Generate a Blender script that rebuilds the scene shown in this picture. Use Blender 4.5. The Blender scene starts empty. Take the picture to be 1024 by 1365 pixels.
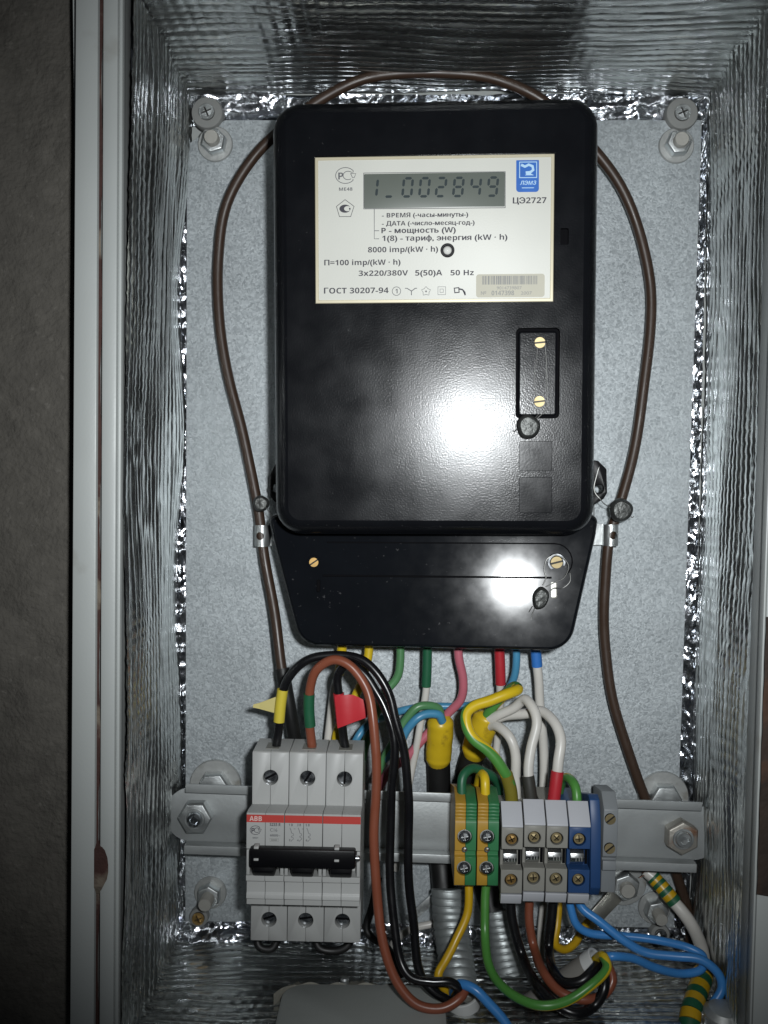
import bpy, bmesh, math, random
import numpy as np
from mathutils import Vector, Matrix, Euler

SC = bpy.context.scene
COL = SC.collection
rnd = random.Random(7)

# ------------------------------------------------------------------ camera, light, exposure
F_PX, CX, CY = 1330.0, 512.0, 682.5          # focal length / principal point in photo pixels
VPX, VPY = 535.0, 630.0                      # where the plate's normal meets the picture
CAM_DIST = 0.535                             # lens to mounting plate, metres
pitch = math.atan((CY - VPY) / F_PX)
yaw = math.atan((VPX - CX) / F_PX)
cam_data = bpy.data.cameras.new('camera')
cam = bpy.data.objects.new('camera', cam_data); COL.objects.link(cam)
cam.location = (0, -CAM_DIST, 0)
cam.rotation_euler = Euler((math.radians(90) - pitch, 0, yaw), 'XYZ')
cam_data.sensor_fit = 'VERTICAL'; cam_data.sensor_height = 24.0
cam_data.lens = 24.0 * F_PX / 1365.0
cam_data.clip_start = 0.01; cam_data.clip_end = 20
SC.camera = cam

world = bpy.data.worlds.new('World'); SC.world = world; world.use_nodes = True
bg = world.node_tree.nodes['Background']
bg.inputs[0].default_value = (0.75, 0.87, 1.0, 1); bg.inputs[1].default_value = 0.013

# the camera's own flash: right of and above the lens
FLASH = Vector((0.037, -CAM_DIST, 0.024))
ld = bpy.data.lights.new('camera_flash', 'SPOT')
ld.energy = 9.8; ld.shadow_soft_size = 0.011
ld.spot_size = math.radians(80); ld.spot_blend = 1.0
ld.color = (0.95, 0.985, 1.0)
flash = bpy.data.objects.new('camera_flash', ld); COL.objects.link(flash)
flash.location = FLASH
flash.rotation_euler = (Vector((0.03, 0, 0.02)) - FLASH).to_track_quat('-Z', 'Y').to_euler()

SC.view_settings.view_transform = 'Standard'; SC.view_settings.look = 'None'
SC.view_settings.exposure = 0.0; SC.view_settings.gamma = 1.0
SC.view_settings.use_curve_mapping = False
SC.render.engine = 'CYCLES'
SC.cycles.use_denoising = True
SC.cycles.max_bounces = 8
SC.cycles.caustics_reflective = False; SC.cycles.caustics_refractive = False

# ------------------------------------------------------------------ measuring
ROT = cam.rotation_euler.to_matrix()
def W(px, py, h):
    """point seen at photo pixel (px,py), h millimetres in front of the mounting plate"""
    d = ROT @ Vector(((px - CX) / F_PX, -(py - CY) / F_PX, -1.0))
    t = (-h / 1000.0 + CAM_DIST) / d.y
    p = Vector((0, -CAM_DIST, 0)) + d * t
    return p
def S(h):                       # metres per photo pixel at height h
    return (CAM_DIST - h / 1000.0) / F_PX
def Z(py, h, px=535): return W(px, py, h).z
def X(px, h, py=700): return W(px, py, h).x
def XZ(px, py, h):
    p = W(px, py, h); return (p.x, p.z)

# ------------------------------------------------------------------ materials
MATS = {}
def mat(name, col, rough=0.5, metal=0.0, var=0.06, vscale=60, bump=0.0, bscale=400, rvar=0.0, rscale=40,
        spec=0.5, stretch=None, coat=0.0, col2=None, c2scale=30, c2lo=0.5, c2hi=0.62, emit=None, bdist=0.001, detail=3):
    if name in MATS: return MATS[name]
    m = bpy.data.materials.new(name); m.use_nodes = True
    nt = m.node_tree; N = nt.nodes; L = nt.links
    b = N['Principled BSDF']
    b.inputs['Roughness'].default_value = rough
    b.inputs['Metallic'].default_value = metal
    b.inputs['Specular IOR Level'].default_value = spec
    b.inputs['Coat Weight'].default_value = coat
    tc = N.new('ShaderNodeTexCoord')
    src = tc.outputs['Object']
    if stretch:
        mp = N.new('ShaderNodeMapping'); mp.inputs['Scale'].default_value = stretch
        L.new(src, mp.inputs[0]); src = mp.outputs[0]
    def noise(scale, det=detail):
        n = N.new('ShaderNodeTexNoise'); n.inputs['Scale'].default_value = scale
        n.inputs['Detail'].default_value = det; L.new(src, n.inputs['Vector']); return n
    nv = noise(vscale)
    mx = N.new('ShaderNodeMix'); mx.data_type = 'RGBA'; mx.blend_type = 'MIX'
    lo = [max(0, c * (1 - var * 1.6)) for c in col]; hi = [min(1, c * (1 + var * 1.6)) for c in col]
    mx.inputs[6].default_value = (*lo, 1); mx.inputs[7].default_value = (*hi, 1)
    L.new(nv.outputs[0], mx.inputs[0])
    out = mx.outputs[2]
    if col2:
        n2 = noise(c2scale, 5)
        rp = N.new('ShaderNodeMapRange'); rp.inputs[1].default_value = c2lo; rp.inputs[2].default_value = c2hi
        L.new(n2.outputs[0], rp.inputs[0])
        m2 = N.new('ShaderNodeMix'); m2.data_type = 'RGBA'
        m2.inputs[7].default_value = (*col2, 1)
        L.new(out, m2.inputs[6]); L.new(rp.outputs[0], m2.inputs[0]); out = m2.outputs[2]
    L.new(out, b.inputs['Base Color'])
    if rvar:
        n3 = noise(rscale, 4)
        rr = N.new('ShaderNodeMapRange'); rr.inputs[1].default_value = 0.3; rr.inputs[2].default_value = 0.7
        rr.inputs[3].default_value = max(0.02, rough - rvar); rr.inputs[4].default_value = min(1, rough + rvar)
        L.new(n3.outputs[0], rr.inputs[0]); L.new(rr.outputs[0], b.inputs['Roughness'])
    if bump:
        nb = noise(bscale)
        bp = N.new('ShaderNodeBump'); bp.inputs['Strength'].default_value = bump
        bp.inputs['Distance'].default_value = bdist
        L.new(nb.outputs[0], bp.inputs['Height']); L.new(bp.outputs[0], b.inputs['Normal'])
    if emit:
        b.inputs['Emission Color'].default_value = (*emit, 1); b.inputs['Emission Strength'].default_value = 1
    MATS[name] = m
    return m

def galvanised():
    m = bpy.data.materials.new('galvanised_sheet'); m.use_nodes = True
    nt = m.node_tree; N = nt.nodes; L = nt.links; b = N['Principled BSDF']
    tc = N.new('ShaderNodeTexCoord')
    v = N.new('ShaderNodeTexVoronoi'); v.inputs['Scale'].default_value = 1000
    n0 = N.new('ShaderNodeTexNoise'); n0.inputs['Scale'].default_value = 300; n0.inputs['Detail'].default_value = 4
    mp = N.new('ShaderNodeVectorMath'); mp.operation = 'MULTIPLY_ADD'
    mp.inputs[1].default_value = (0.004, 0.004, 0.004)
    L.new(tc.outputs['Object'], n0.inputs['Vector'])
    L.new(n0.outputs['Color'], mp.inputs[0]); L.new(tc.outputs['Object'], mp.inputs[2])
    L.new(mp.outputs[0], v.inputs['Vector'])
    n1 = N.new('ShaderNodeTexNoise'); n1.inputs['Scale'].default_value = 22; n1.inputs['Detail'].default_value = 5
    L.new(tc.outputs['Object'], n1.inputs['Vector'])
    cr = N.new('ShaderNodeMix'); cr.data_type = 'RGBA'
    cr.inputs[6].default_value = (0.46, 0.505, 0.53, 1); cr.inputs[7].default_value = (0.78, 0.835, 0.86, 1)
    bw = N.new('ShaderNodeRGBToBW'); L.new(v.outputs['Color'], bw.inputs[0])
    L.new(bw.outputs[0], cr.inputs[0])
    c2 = N.new('ShaderNodeMix'); c2.data_type = 'RGBA'; c2.blend_type = 'MULTIPLY'; c2.inputs[0].default_value = 0.5
    rr = N.new('ShaderNodeMapRange'); rr.inputs[1].default_value = 0.3; rr.inputs[2].default_value = 0.7
    rr.inputs[3].default_value = 0.6; rr.inputs[4].default_value = 1.0
    L.new(n1.outputs[0], rr.inputs[0]); L.new(cr.outputs[2], c2.inputs[6]); L.new(rr.outputs[0], c2.inputs[7])
    L.new(c2.outputs[2], b.inputs['Base Color'])
    b.inputs['Metallic'].default_value = 0.45
    r2 = N.new('ShaderNodeMapRange'); r2.inputs[3].default_value = 0.42; r2.inputs[4].default_value = 0.6
    L.new(bw.outputs[0], r2.inputs[0]); L.new(r2.outputs[0], b.inputs['Roughness'])
    bp = N.new('ShaderNodeBump'); bp.inputs['Strength'].default_value = 0.4; bp.inputs['Distance'].default_value = 0.0006
    ad = N.new('ShaderNodeMath'); ad.operation = 'ADD'
    L.new(bw.outputs[0], ad.inputs[0]); L.new(n0.outputs[0], ad.inputs[1])
    L.new(ad.outputs[0], bp.inputs['Height']); L.new(bp.outputs[0], b.inputs['Normal'])
    MATS['galv'] = m; return m
GALV = galvanised()

def foil_material(name, rough, bs, stretch):
    """aluminised insulation sheet: satin metal with a woven, finely wrinkled face"""
    m = mat(name, (0.63, 0.65, 0.64), rough, 0.97, var=0.1, vscale=25, bump=bs, bscale=1.0, stretch=stretch,
            rvar=0.1, rscale=0.4, bdist=0.0012, detail=4)
    return m
FOIL_V = foil_material('foil_upright', 0.25, 0.14, (700, 700, 90))
FOIL_H = foil_material('foil_level', 0.23, 0.14, (90, 700, 700))
FOIL_C = mat('foil_crumpled', (0.66, 0.68, 0.73), 0.17, 1.0, var=0.04, bump=0.25, bscale=500, bdist=0.0008)

WHITE_PAINT = mat('cabinet_paint', (0.40, 0.42, 0.41), 0.42, var=0.04, vscale=18, bump=0.05, bscale=900, rvar=0.06,
                  col2=(0.27, 0.265, 0.24), c2scale=26, c2lo=0.66, c2hi=0.8)
GASKET = mat('gasket_rust', (0.045, 0.018, 0.014), 0.85, var=0.4, vscale=120, bump=0.5, bscale=600,
             col2=(0.16, 0.13, 0.10), c2scale=55, c2lo=0.56, c2hi=0.66)
BROWN_GASKET = mat('gasket_brown', (0.028, 0.017, 0.012), 0.8, var=0.4, vscale=90, bump=0.6, bscale=300,
                   col2=(0.055, 0.026, 0.014), c2scale=60)
WALL = mat('outer_wall', (0.088, 0.081, 0.070), 0.9, var=0.25, vscale=130, bump=0.7, bscale=420, bdist=0.002,
           col2=(0.14, 0.13, 0.115), c2scale=330, c2lo=0.62, c2hi=0.8, detail=8)
BLACK_CASE = mat('meter_case', (0.006, 0.0065, 0.008), 0.20, var=0.15, vscale=60, bump=0.15, bscale=1400, bdist=0.0003,
                 rvar=0.04, rscale=60, spec=0.21, col2=(0.07, 0.07, 0.07), c2scale=520, c2lo=0.70, c2hi=0.78)
BLACK_COVER = mat('terminal_cover_gloss', (0.006, 0.007, 0.009), 0.115, var=0.2, vscale=40, bump=0.03, bscale=30, bdist=0.0004,
                  rvar=0.016, rscale=140, spec=0.125, detail=6, col2=(0.06, 0.06, 0.062), c2scale=420, c2lo=0.68, c2hi=0.76)
BLACK_SQ = mat('meter_case_smooth', (0.006, 0.0065, 0.008), 0.19, var=0.15, vscale=60, bump=0.05, bscale=900, bdist=0.0003, rvar=0.03, rscale=90, spec=0.2)
BLACK_SMOOTH = mat('black_plastic', (0.003, 0.003, 0.004), 0.42, spec=0.25, var=0.2, bump=0.05, bscale=700)
CAVITY = mat('black_cavity', (0.003, 0.003, 0.004), 0.8, var=0.1, spec=0.08)
NAMEPLATE = mat('nameplate_silver', (0.66, 0.66, 0.605), 0.48, 0.0, var=0.04, vscale=30, bump=0.04, bscale=1200)
NAMEFRAME = mat('nameplate_edge', (0.66, 0.60, 0.44), 0.3, 0.25, var=0.05)
LCD = mat('display_glass', (0.135, 0.15, 0.132), 0.3, var=0.06, vscale=40, spec=0.4)
LCD_INK = mat('display_segment', (0.006, 0.018, 0.022), 0.6, var=0.05)
INK = mat('printing_ink', (0.045, 0.042, 0.055), 0.6, var=0.1)
INK_SOFT = mat('printing_ink_thin', (0.12, 0.12, 0.13), 0.6, var=0.1)
PALE_INK = mat('printing_ink_pale', (0.27, 0.27, 0.26), 0.6, var=0.1)
LOGO_BLUE = mat('badge_blue', (0.03, 0.14, 0.50), 0.35, var=0.12, vscale=200)
LOGO_PALE = mat('badge_pale', (0.45, 0.66, 0.85), 0.4, var=0.08)
STICKER = mat('barcode_sticker', (0.50, 0.48, 0.39), 0.55, var=0.04)
ZINC = mat('zinc', (0.50, 0.52, 0.52), 0.40, 0.85, var=0.12, vscale=180, bump=0.12, bscale=500, rvar=0.1, rscale=160)
ZINC_DULL = mat('zinc_dull', (0.44, 0.45, 0.44), 0.52, 0.7, var=0.12, vscale=150, bump=0.12, bscale=450,
                col2=(0.30, 0.29, 0.26), c2scale=120, c2lo=0.6, c2hi=0.75)
RAIL = mat('rail_steel', (0.42, 0.44, 0.44), 0.5, 0.55, var=0.06, vscale=40, bump=0.08, bscale=600, rvar=0.08)
RUSTY = mat('rusty_nut', (0.40, 0.38, 0.34), 0.5, 0.7, var=0.1, bump=0.2, bscale=400, col2=(0.23, 0.10, 0.045), c2scale=75, c2lo=0.54, c2hi=0.66)
ROD = mat('rod_end', (0.50, 0.49, 0.45), 0.5, 0.6, var=0.06, bump=0.1, bscale=500)
BRASS = mat('brass_zinc', (0.36, 0.29, 0.16), 0.5, 0.85, var=0.12, vscale=300, rvar=0.08)
BRASS_DARK = mat('brass_plated', (0.50, 0.32, 0.12), 0.4, 0.9, var=0.2, vscale=300)
CHROME = mat('screw_steel', (0.50, 0.52, 0.54), 0.24, 1.0, var=0.15, vscale=400, rvar=0.1, rscale=300)
BRIGHT = mat('jumper_bar', (0.75, 0.76, 0.76), 0.25, 1.0, var=0.06, vscale=300)
LEAD = mat('lead_seal', (0.075, 0.078, 0.075), 0.42, 0.6, var=0.3, vscale=260, bump=0.5, bscale=420)
SEALWIRE = mat('seal_wire', (0.25, 0.25, 0.24), 0.45, 0.8, var=0.2, vscale=500)
MCB_WHITE = mat('breaker_shell', (0.43, 0.435, 0.425), 0.42, var=0.03, vscale=50, bump=0.04, bscale=1300)
RED = mat('stripe_red', (0.50, 0.055, 0.045), 0.45, var=0.06)
BLOCK_GREY = mat('block_grey', (0.24, 0.235, 0.21), 0.5, var=0.04, bump=0.05, bscale=900)
MARKER = mat('marker_white', (0.46, 0.47, 0.50), 0.45, var=0.03)
BLOCK_BLUE = mat('block_blue', (0.016, 0.055, 0.16), 0.45, var=0.08)
BLOCK_GREEN = mat('block_green', (0.03, 0.17, 0.065), 0.45, var=0.08)
BLOCK_YELLOW = mat('block_yellow', (0.42, 0.24, 0.03), 0.45, var=0.06)
STOP_GREY = mat('end_stop_grey', (0.22, 0.235, 0.245), 0.5, var=0.05)
SLOT = mat('screw_slot', (0.03, 0.028, 0.025), 0.5, 0.6, var=0.1)
def wirem(name, c, rough=0.36, **k): return mat('insulation_' + name, c, rough, var=0.10, vscale=70, bump=0.05, bscale=250, rvar=0.08, rscale=90, **k)
W_BLACK = wirem('black', (0.006, 0.006, 0.007), 0.28)
W_BROWN = wirem('brown', (0.22, 0.065, 0.035))
W_CABLE = wirem('dark_brown', (0.045, 0.026, 0.017), 0.42)
W_WHITE = wirem('white', (0.60, 0.58, 0.54))
W_BLUE = wirem('blue', (0.045, 0.22, 0.55))
W_LBLUE = wirem('pale_blue', (0.06, 0.24, 0.40))
W_GREEN = wirem('green', (0.07, 0.24, 0.045))
W_LGREEN = wirem('pale_green', (0.08, 0.22, 0.09))
W_YELLOW = wirem('yellow', (0.62, 0.44, 0.015))
W_OCHRE = wirem('ochre', (0.55, 0.33, 0.01))
W_PINK = wirem('pink', (0.48, 0.13, 0.17))
S_RED = wirem('sleeve_red', (0.42, 0.02, 0.03), 0.5)
S_DGREEN = wirem('sleeve_dark_green', (0.012, 0.10, 0.045), 0.5)
S_BLUE = wirem('sleeve_blue', (0.03, 0.16, 0.50), 0.5)
S_OLIVE = wirem('sleeve_olive', (0.20, 0.17, 0.02), 0.5)
S_YELLOW = wirem('sleeve_yellow', (0.62, 0.50, 0.05), 0.45)
S_DARK = wirem('sleeve_charcoal', (0.03, 0.03, 0.025), 0.6)
TAPE_Y = mat('tape_yellow', (0.58, 0.40, 0.015), 0.36, var=0.12, vscale=50, bump=0.14, bscale=120, bdist=0.002,
             col2=(0.20, 0.12, 0.02), c2scale=70, c2lo=0.62, c2hi=0.72)
SHEATH = wirem('sheath_black', (0.007, 0.007, 0.007), 0.5)
CONDUIT = mat('conduit_zinc', (0.40, 0.43, 0.43), 0.5, 0.75, var=0.15, vscale=90, bump=0.15, bscale=300, rvar=0.12, rscale=60)
PVC = mat('pvc_grey', (0.235, 0.225, 0.205), 0.55, var=0.06, vscale=40, bump=0.06, bscale=500)
PVC_RIM = mat('pvc_cut_end', (0.60, 0.61, 0.60), 0.5, var=0.05)
ENTRY = mat('entry_plate_grey', (0.38, 0.40, 0.385), 0.5, var=0.05, vscale=30, bump=0.08, bscale=700,
            col2=(0.10, 0.10, 0.09), c2scale=150, c2lo=0.70, c2hi=0.78)
FOAM = mat('foam_beige', (0.28, 0.27, 0.23), 0.9, var=0.2, vscale=150, bump=0.6, bscale=500)
FLAG_RED = mat('flag_red', (0.50, 0.025, 0.035), 0.45, var=0.08, bump=0.12, bscale=140)
FLAG_YEL = mat('flag_yellow', (0.60, 0.52, 0.20), 0.5, var=0.08)
COPPER = mat('copper_strands', (0.55, 0.22, 0.14), 0.3, 1.0, var=0.3, vscale=600)

# ------------------------------------------------------------------ mesh building
class MB:
    def __init__(s): s.v = []; s.f = []; s.m = []
    def add(s, verts, faces, mi=0):
        o = len(s.v); s.v += [tuple(p) for p in verts]
        for f in faces: s.f.append(tuple(o + i for i in f)); s.m.append(mi)
        return s
    def box(s, x0, x1, z0, z1, h0, h1, mi=0):
        y0, y1 = -h1 / 1000, -h0 / 1000
        v = [(x0, y0, z0), (x1, y0, z0), (x1, y0, z1), (x0, y0, z1), (x0, y1, z0), (x1, y1, z0), (x1, y1, z1), (x0, y1, z1)]
        return s.add(v, [(0, 1, 2, 3), (5, 4, 7, 6), (4, 0, 3, 7), (1, 5, 6, 2), (3, 2, 6, 7), (4, 5, 1, 0)], mi)
    def pbox(s, px0, py0, px1, py1, h0, h1, mi=0):
        a = W(px0, py0, h1); b = W(px1, py1, h1)
        return s.box(min(a.x, b.x), max(a.x, b.x), min(a.z, b.z), max(a.z, b.z), h0, h1, mi)
    def prism(s, poly, h0, h1, mi=0):                # poly (x,z), extruded along the plate normal
        n = len(poly)
        v = [(x, -h1 / 1000, z) for x, z in poly] + [(x, -h0 / 1000, z) for x, z in poly]
        f = [tuple(range(n)), tuple(reversed(range(n, 2 * n)))] + [(i, i + n, (i + 1) % n + n, (i + 1) % n) for i in range(n)]
        return s.add(v, f, mi)
    def side(s, prof, x0, x1, mi=0):                 # prof (h,z), extruded sideways
        n = len(prof)
        v = [(x0, -h / 1000, z) for h, z in prof] + [(x1, -h / 1000, z) for h, z in prof]
        f = [tuple(range(n)), tuple(reversed(range(n, 2 * n)))] + [(i, i + n, (i + 1) % n + n, (i + 1) % n) for i in range(n)]
        return s.add(v, f, mi)
    def lathe(s, c, prof, seg=28, mi=0, axis=None, wob=0):   # prof (radius m, offset m along axis); axis default towards camera
        a = (axis or Vector((0, -1, 0))).normalized()
        u = a.orthogonal().normalized()
        if axis is None: u = Vector((1, 0, 0))
        w = a.cross(u)
        v = []; f = []
        k = len(prof)
        for i in range(seg):
            t = 2 * math.pi * i / seg
            for r, o in prof:
                rr = r * (1 + wob * math.sin(3 * t + 1.3) + wob * 0.6 * math.sin(5 * t))
                v.append(c + a * o + (u * math.cos(t) + w * math.sin(t)) * rr)
        for i in range(seg):
            j = (i + 1) % seg
            for q in range(k - 1):
                f.append((i * k + q, j * k + q, j * k + q + 1, i * k + q + 1))
        if prof[0][0] > 1e-6: f.append(tuple(i * k for i in reversed(range(seg))))
        if prof[-1][0] > 1e-6: f.append(tuple(i * k + k - 1 for i in range(seg)))
        return s.add(v, f, mi)
    def ring(s, c, r0, r1, o0, o1, seg=32, mi=0, axis=None):  # washer / open ring
        b = min((r1 - r0) * 0.2, 0.0004)
        prof = [(r0, o0), (r1, o0), (r1, o1 - b), (r1 - b, o1), (r0 + b, o1), (r0, o1 - b), (r0, o0)]
        a = (axis or Vector((0, -1, 0))).normalized()
        u = Vector((1, 0, 0)) if axis is None else a.orthogonal().normalized(); w = a.cross(u)
        v = []; f = []; k = len(prof) - 1
        for i in range(seg):
            t = 2 * math.pi * i / seg
            for r, o in prof[:-1]: v.append(c + a * o + (u * math.cos(t) + w * math.sin(t)) * r)
        for i in range(seg):
            j = (i + 1) % seg
            for q in range(k):
                q2 = (q + 1) % k
                f.append((i * k + q, j * k + q, j * k + q2, i * k + q2))
        return s.add(v, f, mi)
    def tube(s, pts, r, seg=12, sub=7, mis=(0,), split=0.5, twist=0.0, rot=0.0, cap=True, mi=0):
        P = spline(pts, sub)
        n = len(P)
        if n > 24 and not callable(r) and r > 0.001:
            h0_ = (P[0].x * 977 + P[0].z * 1313) % 6.28
            for i in range(2, n - 2):
                q_ = i * 0.23 + h0_; a_ = 0.00022
                P[i] = P[i] + Vector((math.sin(q_ * 1.7), math.sin(q_ * 1.1 + 2), math.cos(q_ * 1.37 + 1))) * a_
        T = [(P[min(i + 1, n - 1)] - P[max(i - 1, 0)]).normalized() for i in range(n)]
        u = T[0].orthogonal().normalized()
        v = []; f = []; mm = []
        for i in range(n):
            if len(mis) > 1:
                u = Vector((0, -1, 0)) - T[i] * T[i].y * -1.0
                u = u if u.length > 0.15 else T[i].orthogonal()
            u = (u - T[i] * u.dot(T[i])).normalized(); w = T[i].cross(u)
            rr = r(i / (n - 1)) if callable(r) else r
            for k in range(seg):
                a = 2 * math.pi * k / seg + rot + twist * i / (n - 1)
                v.append(P[i] + (u * math.cos(a) + w * math.sin(a)) * rr)
        o = len(s.v); s.v += [tuple(p) for p in v]
        for i in range(n - 1):
            for k in range(seg):
                k2 = (k + 1) % seg
                s.f.append((o + i * seg + k, o + i * seg + k2, o + (i + 1) * seg + k2, o + (i + 1) * seg + k))
                s.m.append(mi if len(mis) == 1 else (mis[0] if k / seg < split else mis[1]))
        if cap:
            s.f.append(tuple(o + k for k in reversed(range(seg)))); s.m.append(mi)
            s.f.append(tuple(o + (n - 1) * seg + k for k in range(seg))); s.m.append(mi)
        return s
    def build(s, name, mats, parent=None, bevel=0.0, smooth=35, bseg=2, cuts=None, post=None):
        return make(name, s, mats, parent, bevel, smooth, bseg, cuts, post)

def spline(pts, sub=7):
    P = [Vector(p) for p in pts]
    if len(P) < 3:
        return [P[0].lerp(P[-1], i / sub) for i in range(sub + 1)]
    E = [P[0] * 2 - P[1]] + P + [P[-1] * 2 - P[-2]]
    out = []
    for i in range(1, len(E) - 2):
        p0, p1, p2, p3 = E[i - 1], E[i], E[i + 1], E[i + 2]
        t0 = 0; t1 = t0 + math.sqrt((p1 - p0).length + 1e-9); t2 = t1 + math.sqrt((p2 - p1).length + 1e-9); t3 = t2 + math.sqrt((p3 - p2).length + 1e-9)
        for k in range(sub):
            t = t1 + (t2 - t1) * k / sub
            A1 = p0 * ((t1 - t) / (t1 - t0)) + p1 * ((t - t0) / (t1 - t0))
            A2 = p1 * ((t2 - t) / (t2 - t1)) + p2 * ((t - t1) / (t2 - t1))
            A3 = p2 * ((t3 - t) / (t3 - t2)) + p3 * ((t - t2) / (t3 - t2))
            B1 = A1 * ((t2 - t) / (t2 - t0)) + A2 * ((t - t0) / (t2 - t0))
            B2 = A2 * ((t3 - t) / (t3 - t1)) + A3 * ((t - t1) / (t3 - t1))
            out.append(B1 * ((t2 - t) / (t2 - t1)) + B2 * ((t - t1) / (t2 - t1)))
    out.append(P[-1])
    return out

BASE = {}                                              # world position each object was built at
def make(name, mb, mats, parent=None, bevel=0.0, smooth=35, bseg=2, cuts=None, post=None):
    me = bpy.data.meshes.new(name)
    if parent is not None: base = BASE[parent.name]
    else:
        a = np.array(mb.v); base = Vector(((a[:, 0].min() + a[:, 0].max()) / 2, a[:, 1].max(), a[:, 2].min()))
    me.from_pydata([(x - base.x, y - base.y, z - base.z) for x, y, z in mb.v], [], mb.f)
    if not isinstance(mats, (list, tuple)): mats = [mats]
    mats = list(mats)
    if mb.m and max(mb.m) >= len(mats): mats.append(SLOT)
    for m in mats: me.materials.append(m)
    for i, p in enumerate(me.polygons): p.material_index = mb.m[i]
    bm = bmesh.new(); bm.from_mesh(me)
    bmesh.ops.recalc_face_normals(bm, faces=bm.faces)
    if cuts:
        bm.to_mesh(me); bm.free()
        tmp = bpy.data.objects.new('t', me); COL.objects.link(tmp)
        cm = bpy.data.meshes.new('c')
        cb = MB()
        for c in cuts: cb.lathe(*c[0], **c[1]) if isinstance(c, tuple) else c(cb)
        cm.from_pydata([(x - base.x, y - base.y, z - base.z) for x, y, z in cb.v], [], cb.f)
        b2 = bmesh.new(); b2.from_mesh(cm); bmesh.ops.recalc_face_normals(b2, faces=b2.faces); b2.to_mesh(cm); b2.free()
        ct = bpy.data.objects.new('c', cm); COL.objects.link(ct)
        md = tmp.modifiers.new('b', 'BOOLEAN'); md.operation = 'DIFFERENCE'; md.object = ct; md.solver = 'EXACT'
        dg = bpy.context.evaluated_depsgraph_get()
        me2 = bpy.data.meshes.new_from_object(tmp.evaluated_get(dg)); me2.name = name
        bpy.data.objects.remove(tmp); bpy.data.objects.remove(ct); bpy.data.meshes.remove(cm); bpy.data.meshes.remove(me)
        me = me2
        bm = bmesh.new(); bm.from_mesh(me)
    if bevel:
        es = [e for e in bm.edges if len(e.link_faces) == 2 and e.calc_face_angle(0) > math.radians(28)]
        bmesh.ops.bevel(bm, geom=es, offset=bevel, offset_type='OFFSET', segments=bseg, profile=0.5, affect='EDGES', clamp_overlap=True)
    if post: post(bm)
    bm.to_mesh(me); bm.free()
    for p in me.polygons: p.use_smooth = bool(smooth)
    if smooth: me.set_sharp_from_angle(angle=math.radians(smooth))
    while len(me.materials) < len(mats): me.materials.append(mats[len(me.materials)])
    for i, m in enumerate(mats): me.materials[i] = m
    o = bpy.data.objects.new(name, me); COL.objects.link(o)
    if parent is not None: o.parent = parent; o.location = (0, 0, 0)
    else: o.location = base
    BASE[o.name] = base
    return o
def tag(o, label, cat=None, group=None, kind=None):
    if label: o['label'] = label
    if cat: o['category'] = cat
    if group: o['group'] = group
    if kind: o['kind'] = kind
    return o
def thing(name, label, cat, loc, group=None, rot=0.0):
    o = bpy.data.objects.new(name, None); COL.objects.link(o); o.empty_display_size = 0.01
    o.location = loc; o.rotation_euler = (0, math.radians(rot), 0)
    BASE[o.name] = Vector(loc)
    return tag(o, label, cat, group)

def rpoly(pts, radii, seg=6):                          # rounded polygon in (x,z)
    out = []; n = len(pts)
    if not isinstance(radii, (list, tuple)): radii = [radii] * n
    for i in range(n):
        p = Vector(pts[i]); a = (Vector(pts[i - 1]) - p); b = (Vector(pts[(i + 1) % n]) - p)
        la, lb = a.length, b.length; a.normalize(); b.normalize()
        ang = a.angle(b); r = radii[i]
        if r <= 0: out.append(tuple(p)); continue
        d = min(r / math.tan(ang / 2), la * 0.49, lb * 0.49); r = d * math.tan(ang / 2)
        c = p + (a + b).normalized() * (r / math.sin(ang / 2))
        s = p + a * d - c; e = p + b * d - c
        tot = s.angle_signed(e) if s.length > 0 else 0
        for k in range(seg + 1):
            t = -tot * k / seg
            cs, sn = math.cos(t), math.sin(t)
            out.append((c.x + s.x * cs - s.y * sn, c.y + s.x * sn + s.y * cs))
    return out
def prect(px0, py0, px1, py1, h, r=0.0, seg=5):
    a = XZ(px0, py1, h); b = XZ(px1, py0, h)
    return rpoly([(a[0], a[1]), (b[0], a[1]), (b[0], b[1]), (a[0], b[1])], r, seg)
def inset(poly, d):
    n = len(poly); out = []
    A = sum(poly[i][0] * poly[(i + 1) % n][1] - poly[(i + 1) % n][0] * poly[i][1] for i in range(n))
    sg = 1 if A > 0 else -1
    for i in range(n):
        p = Vector(poly[i]); a = p - Vector(poly[i - 1]); b = Vector(poly[(i + 1) % n]) - p
        if a.length < 1e-9: a = b
        if b.length < 1e-9: b = a
        n1 = Vector((-a.y, a.x)).normalized() * sg; n2 = Vector((-b.y, b.x)).normalized() * sg
        m = (n1 + n2); m.normalize()
        out.append(tuple(p + m * (d / max(0.5, m.dot(n1)))))
    return out

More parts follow.
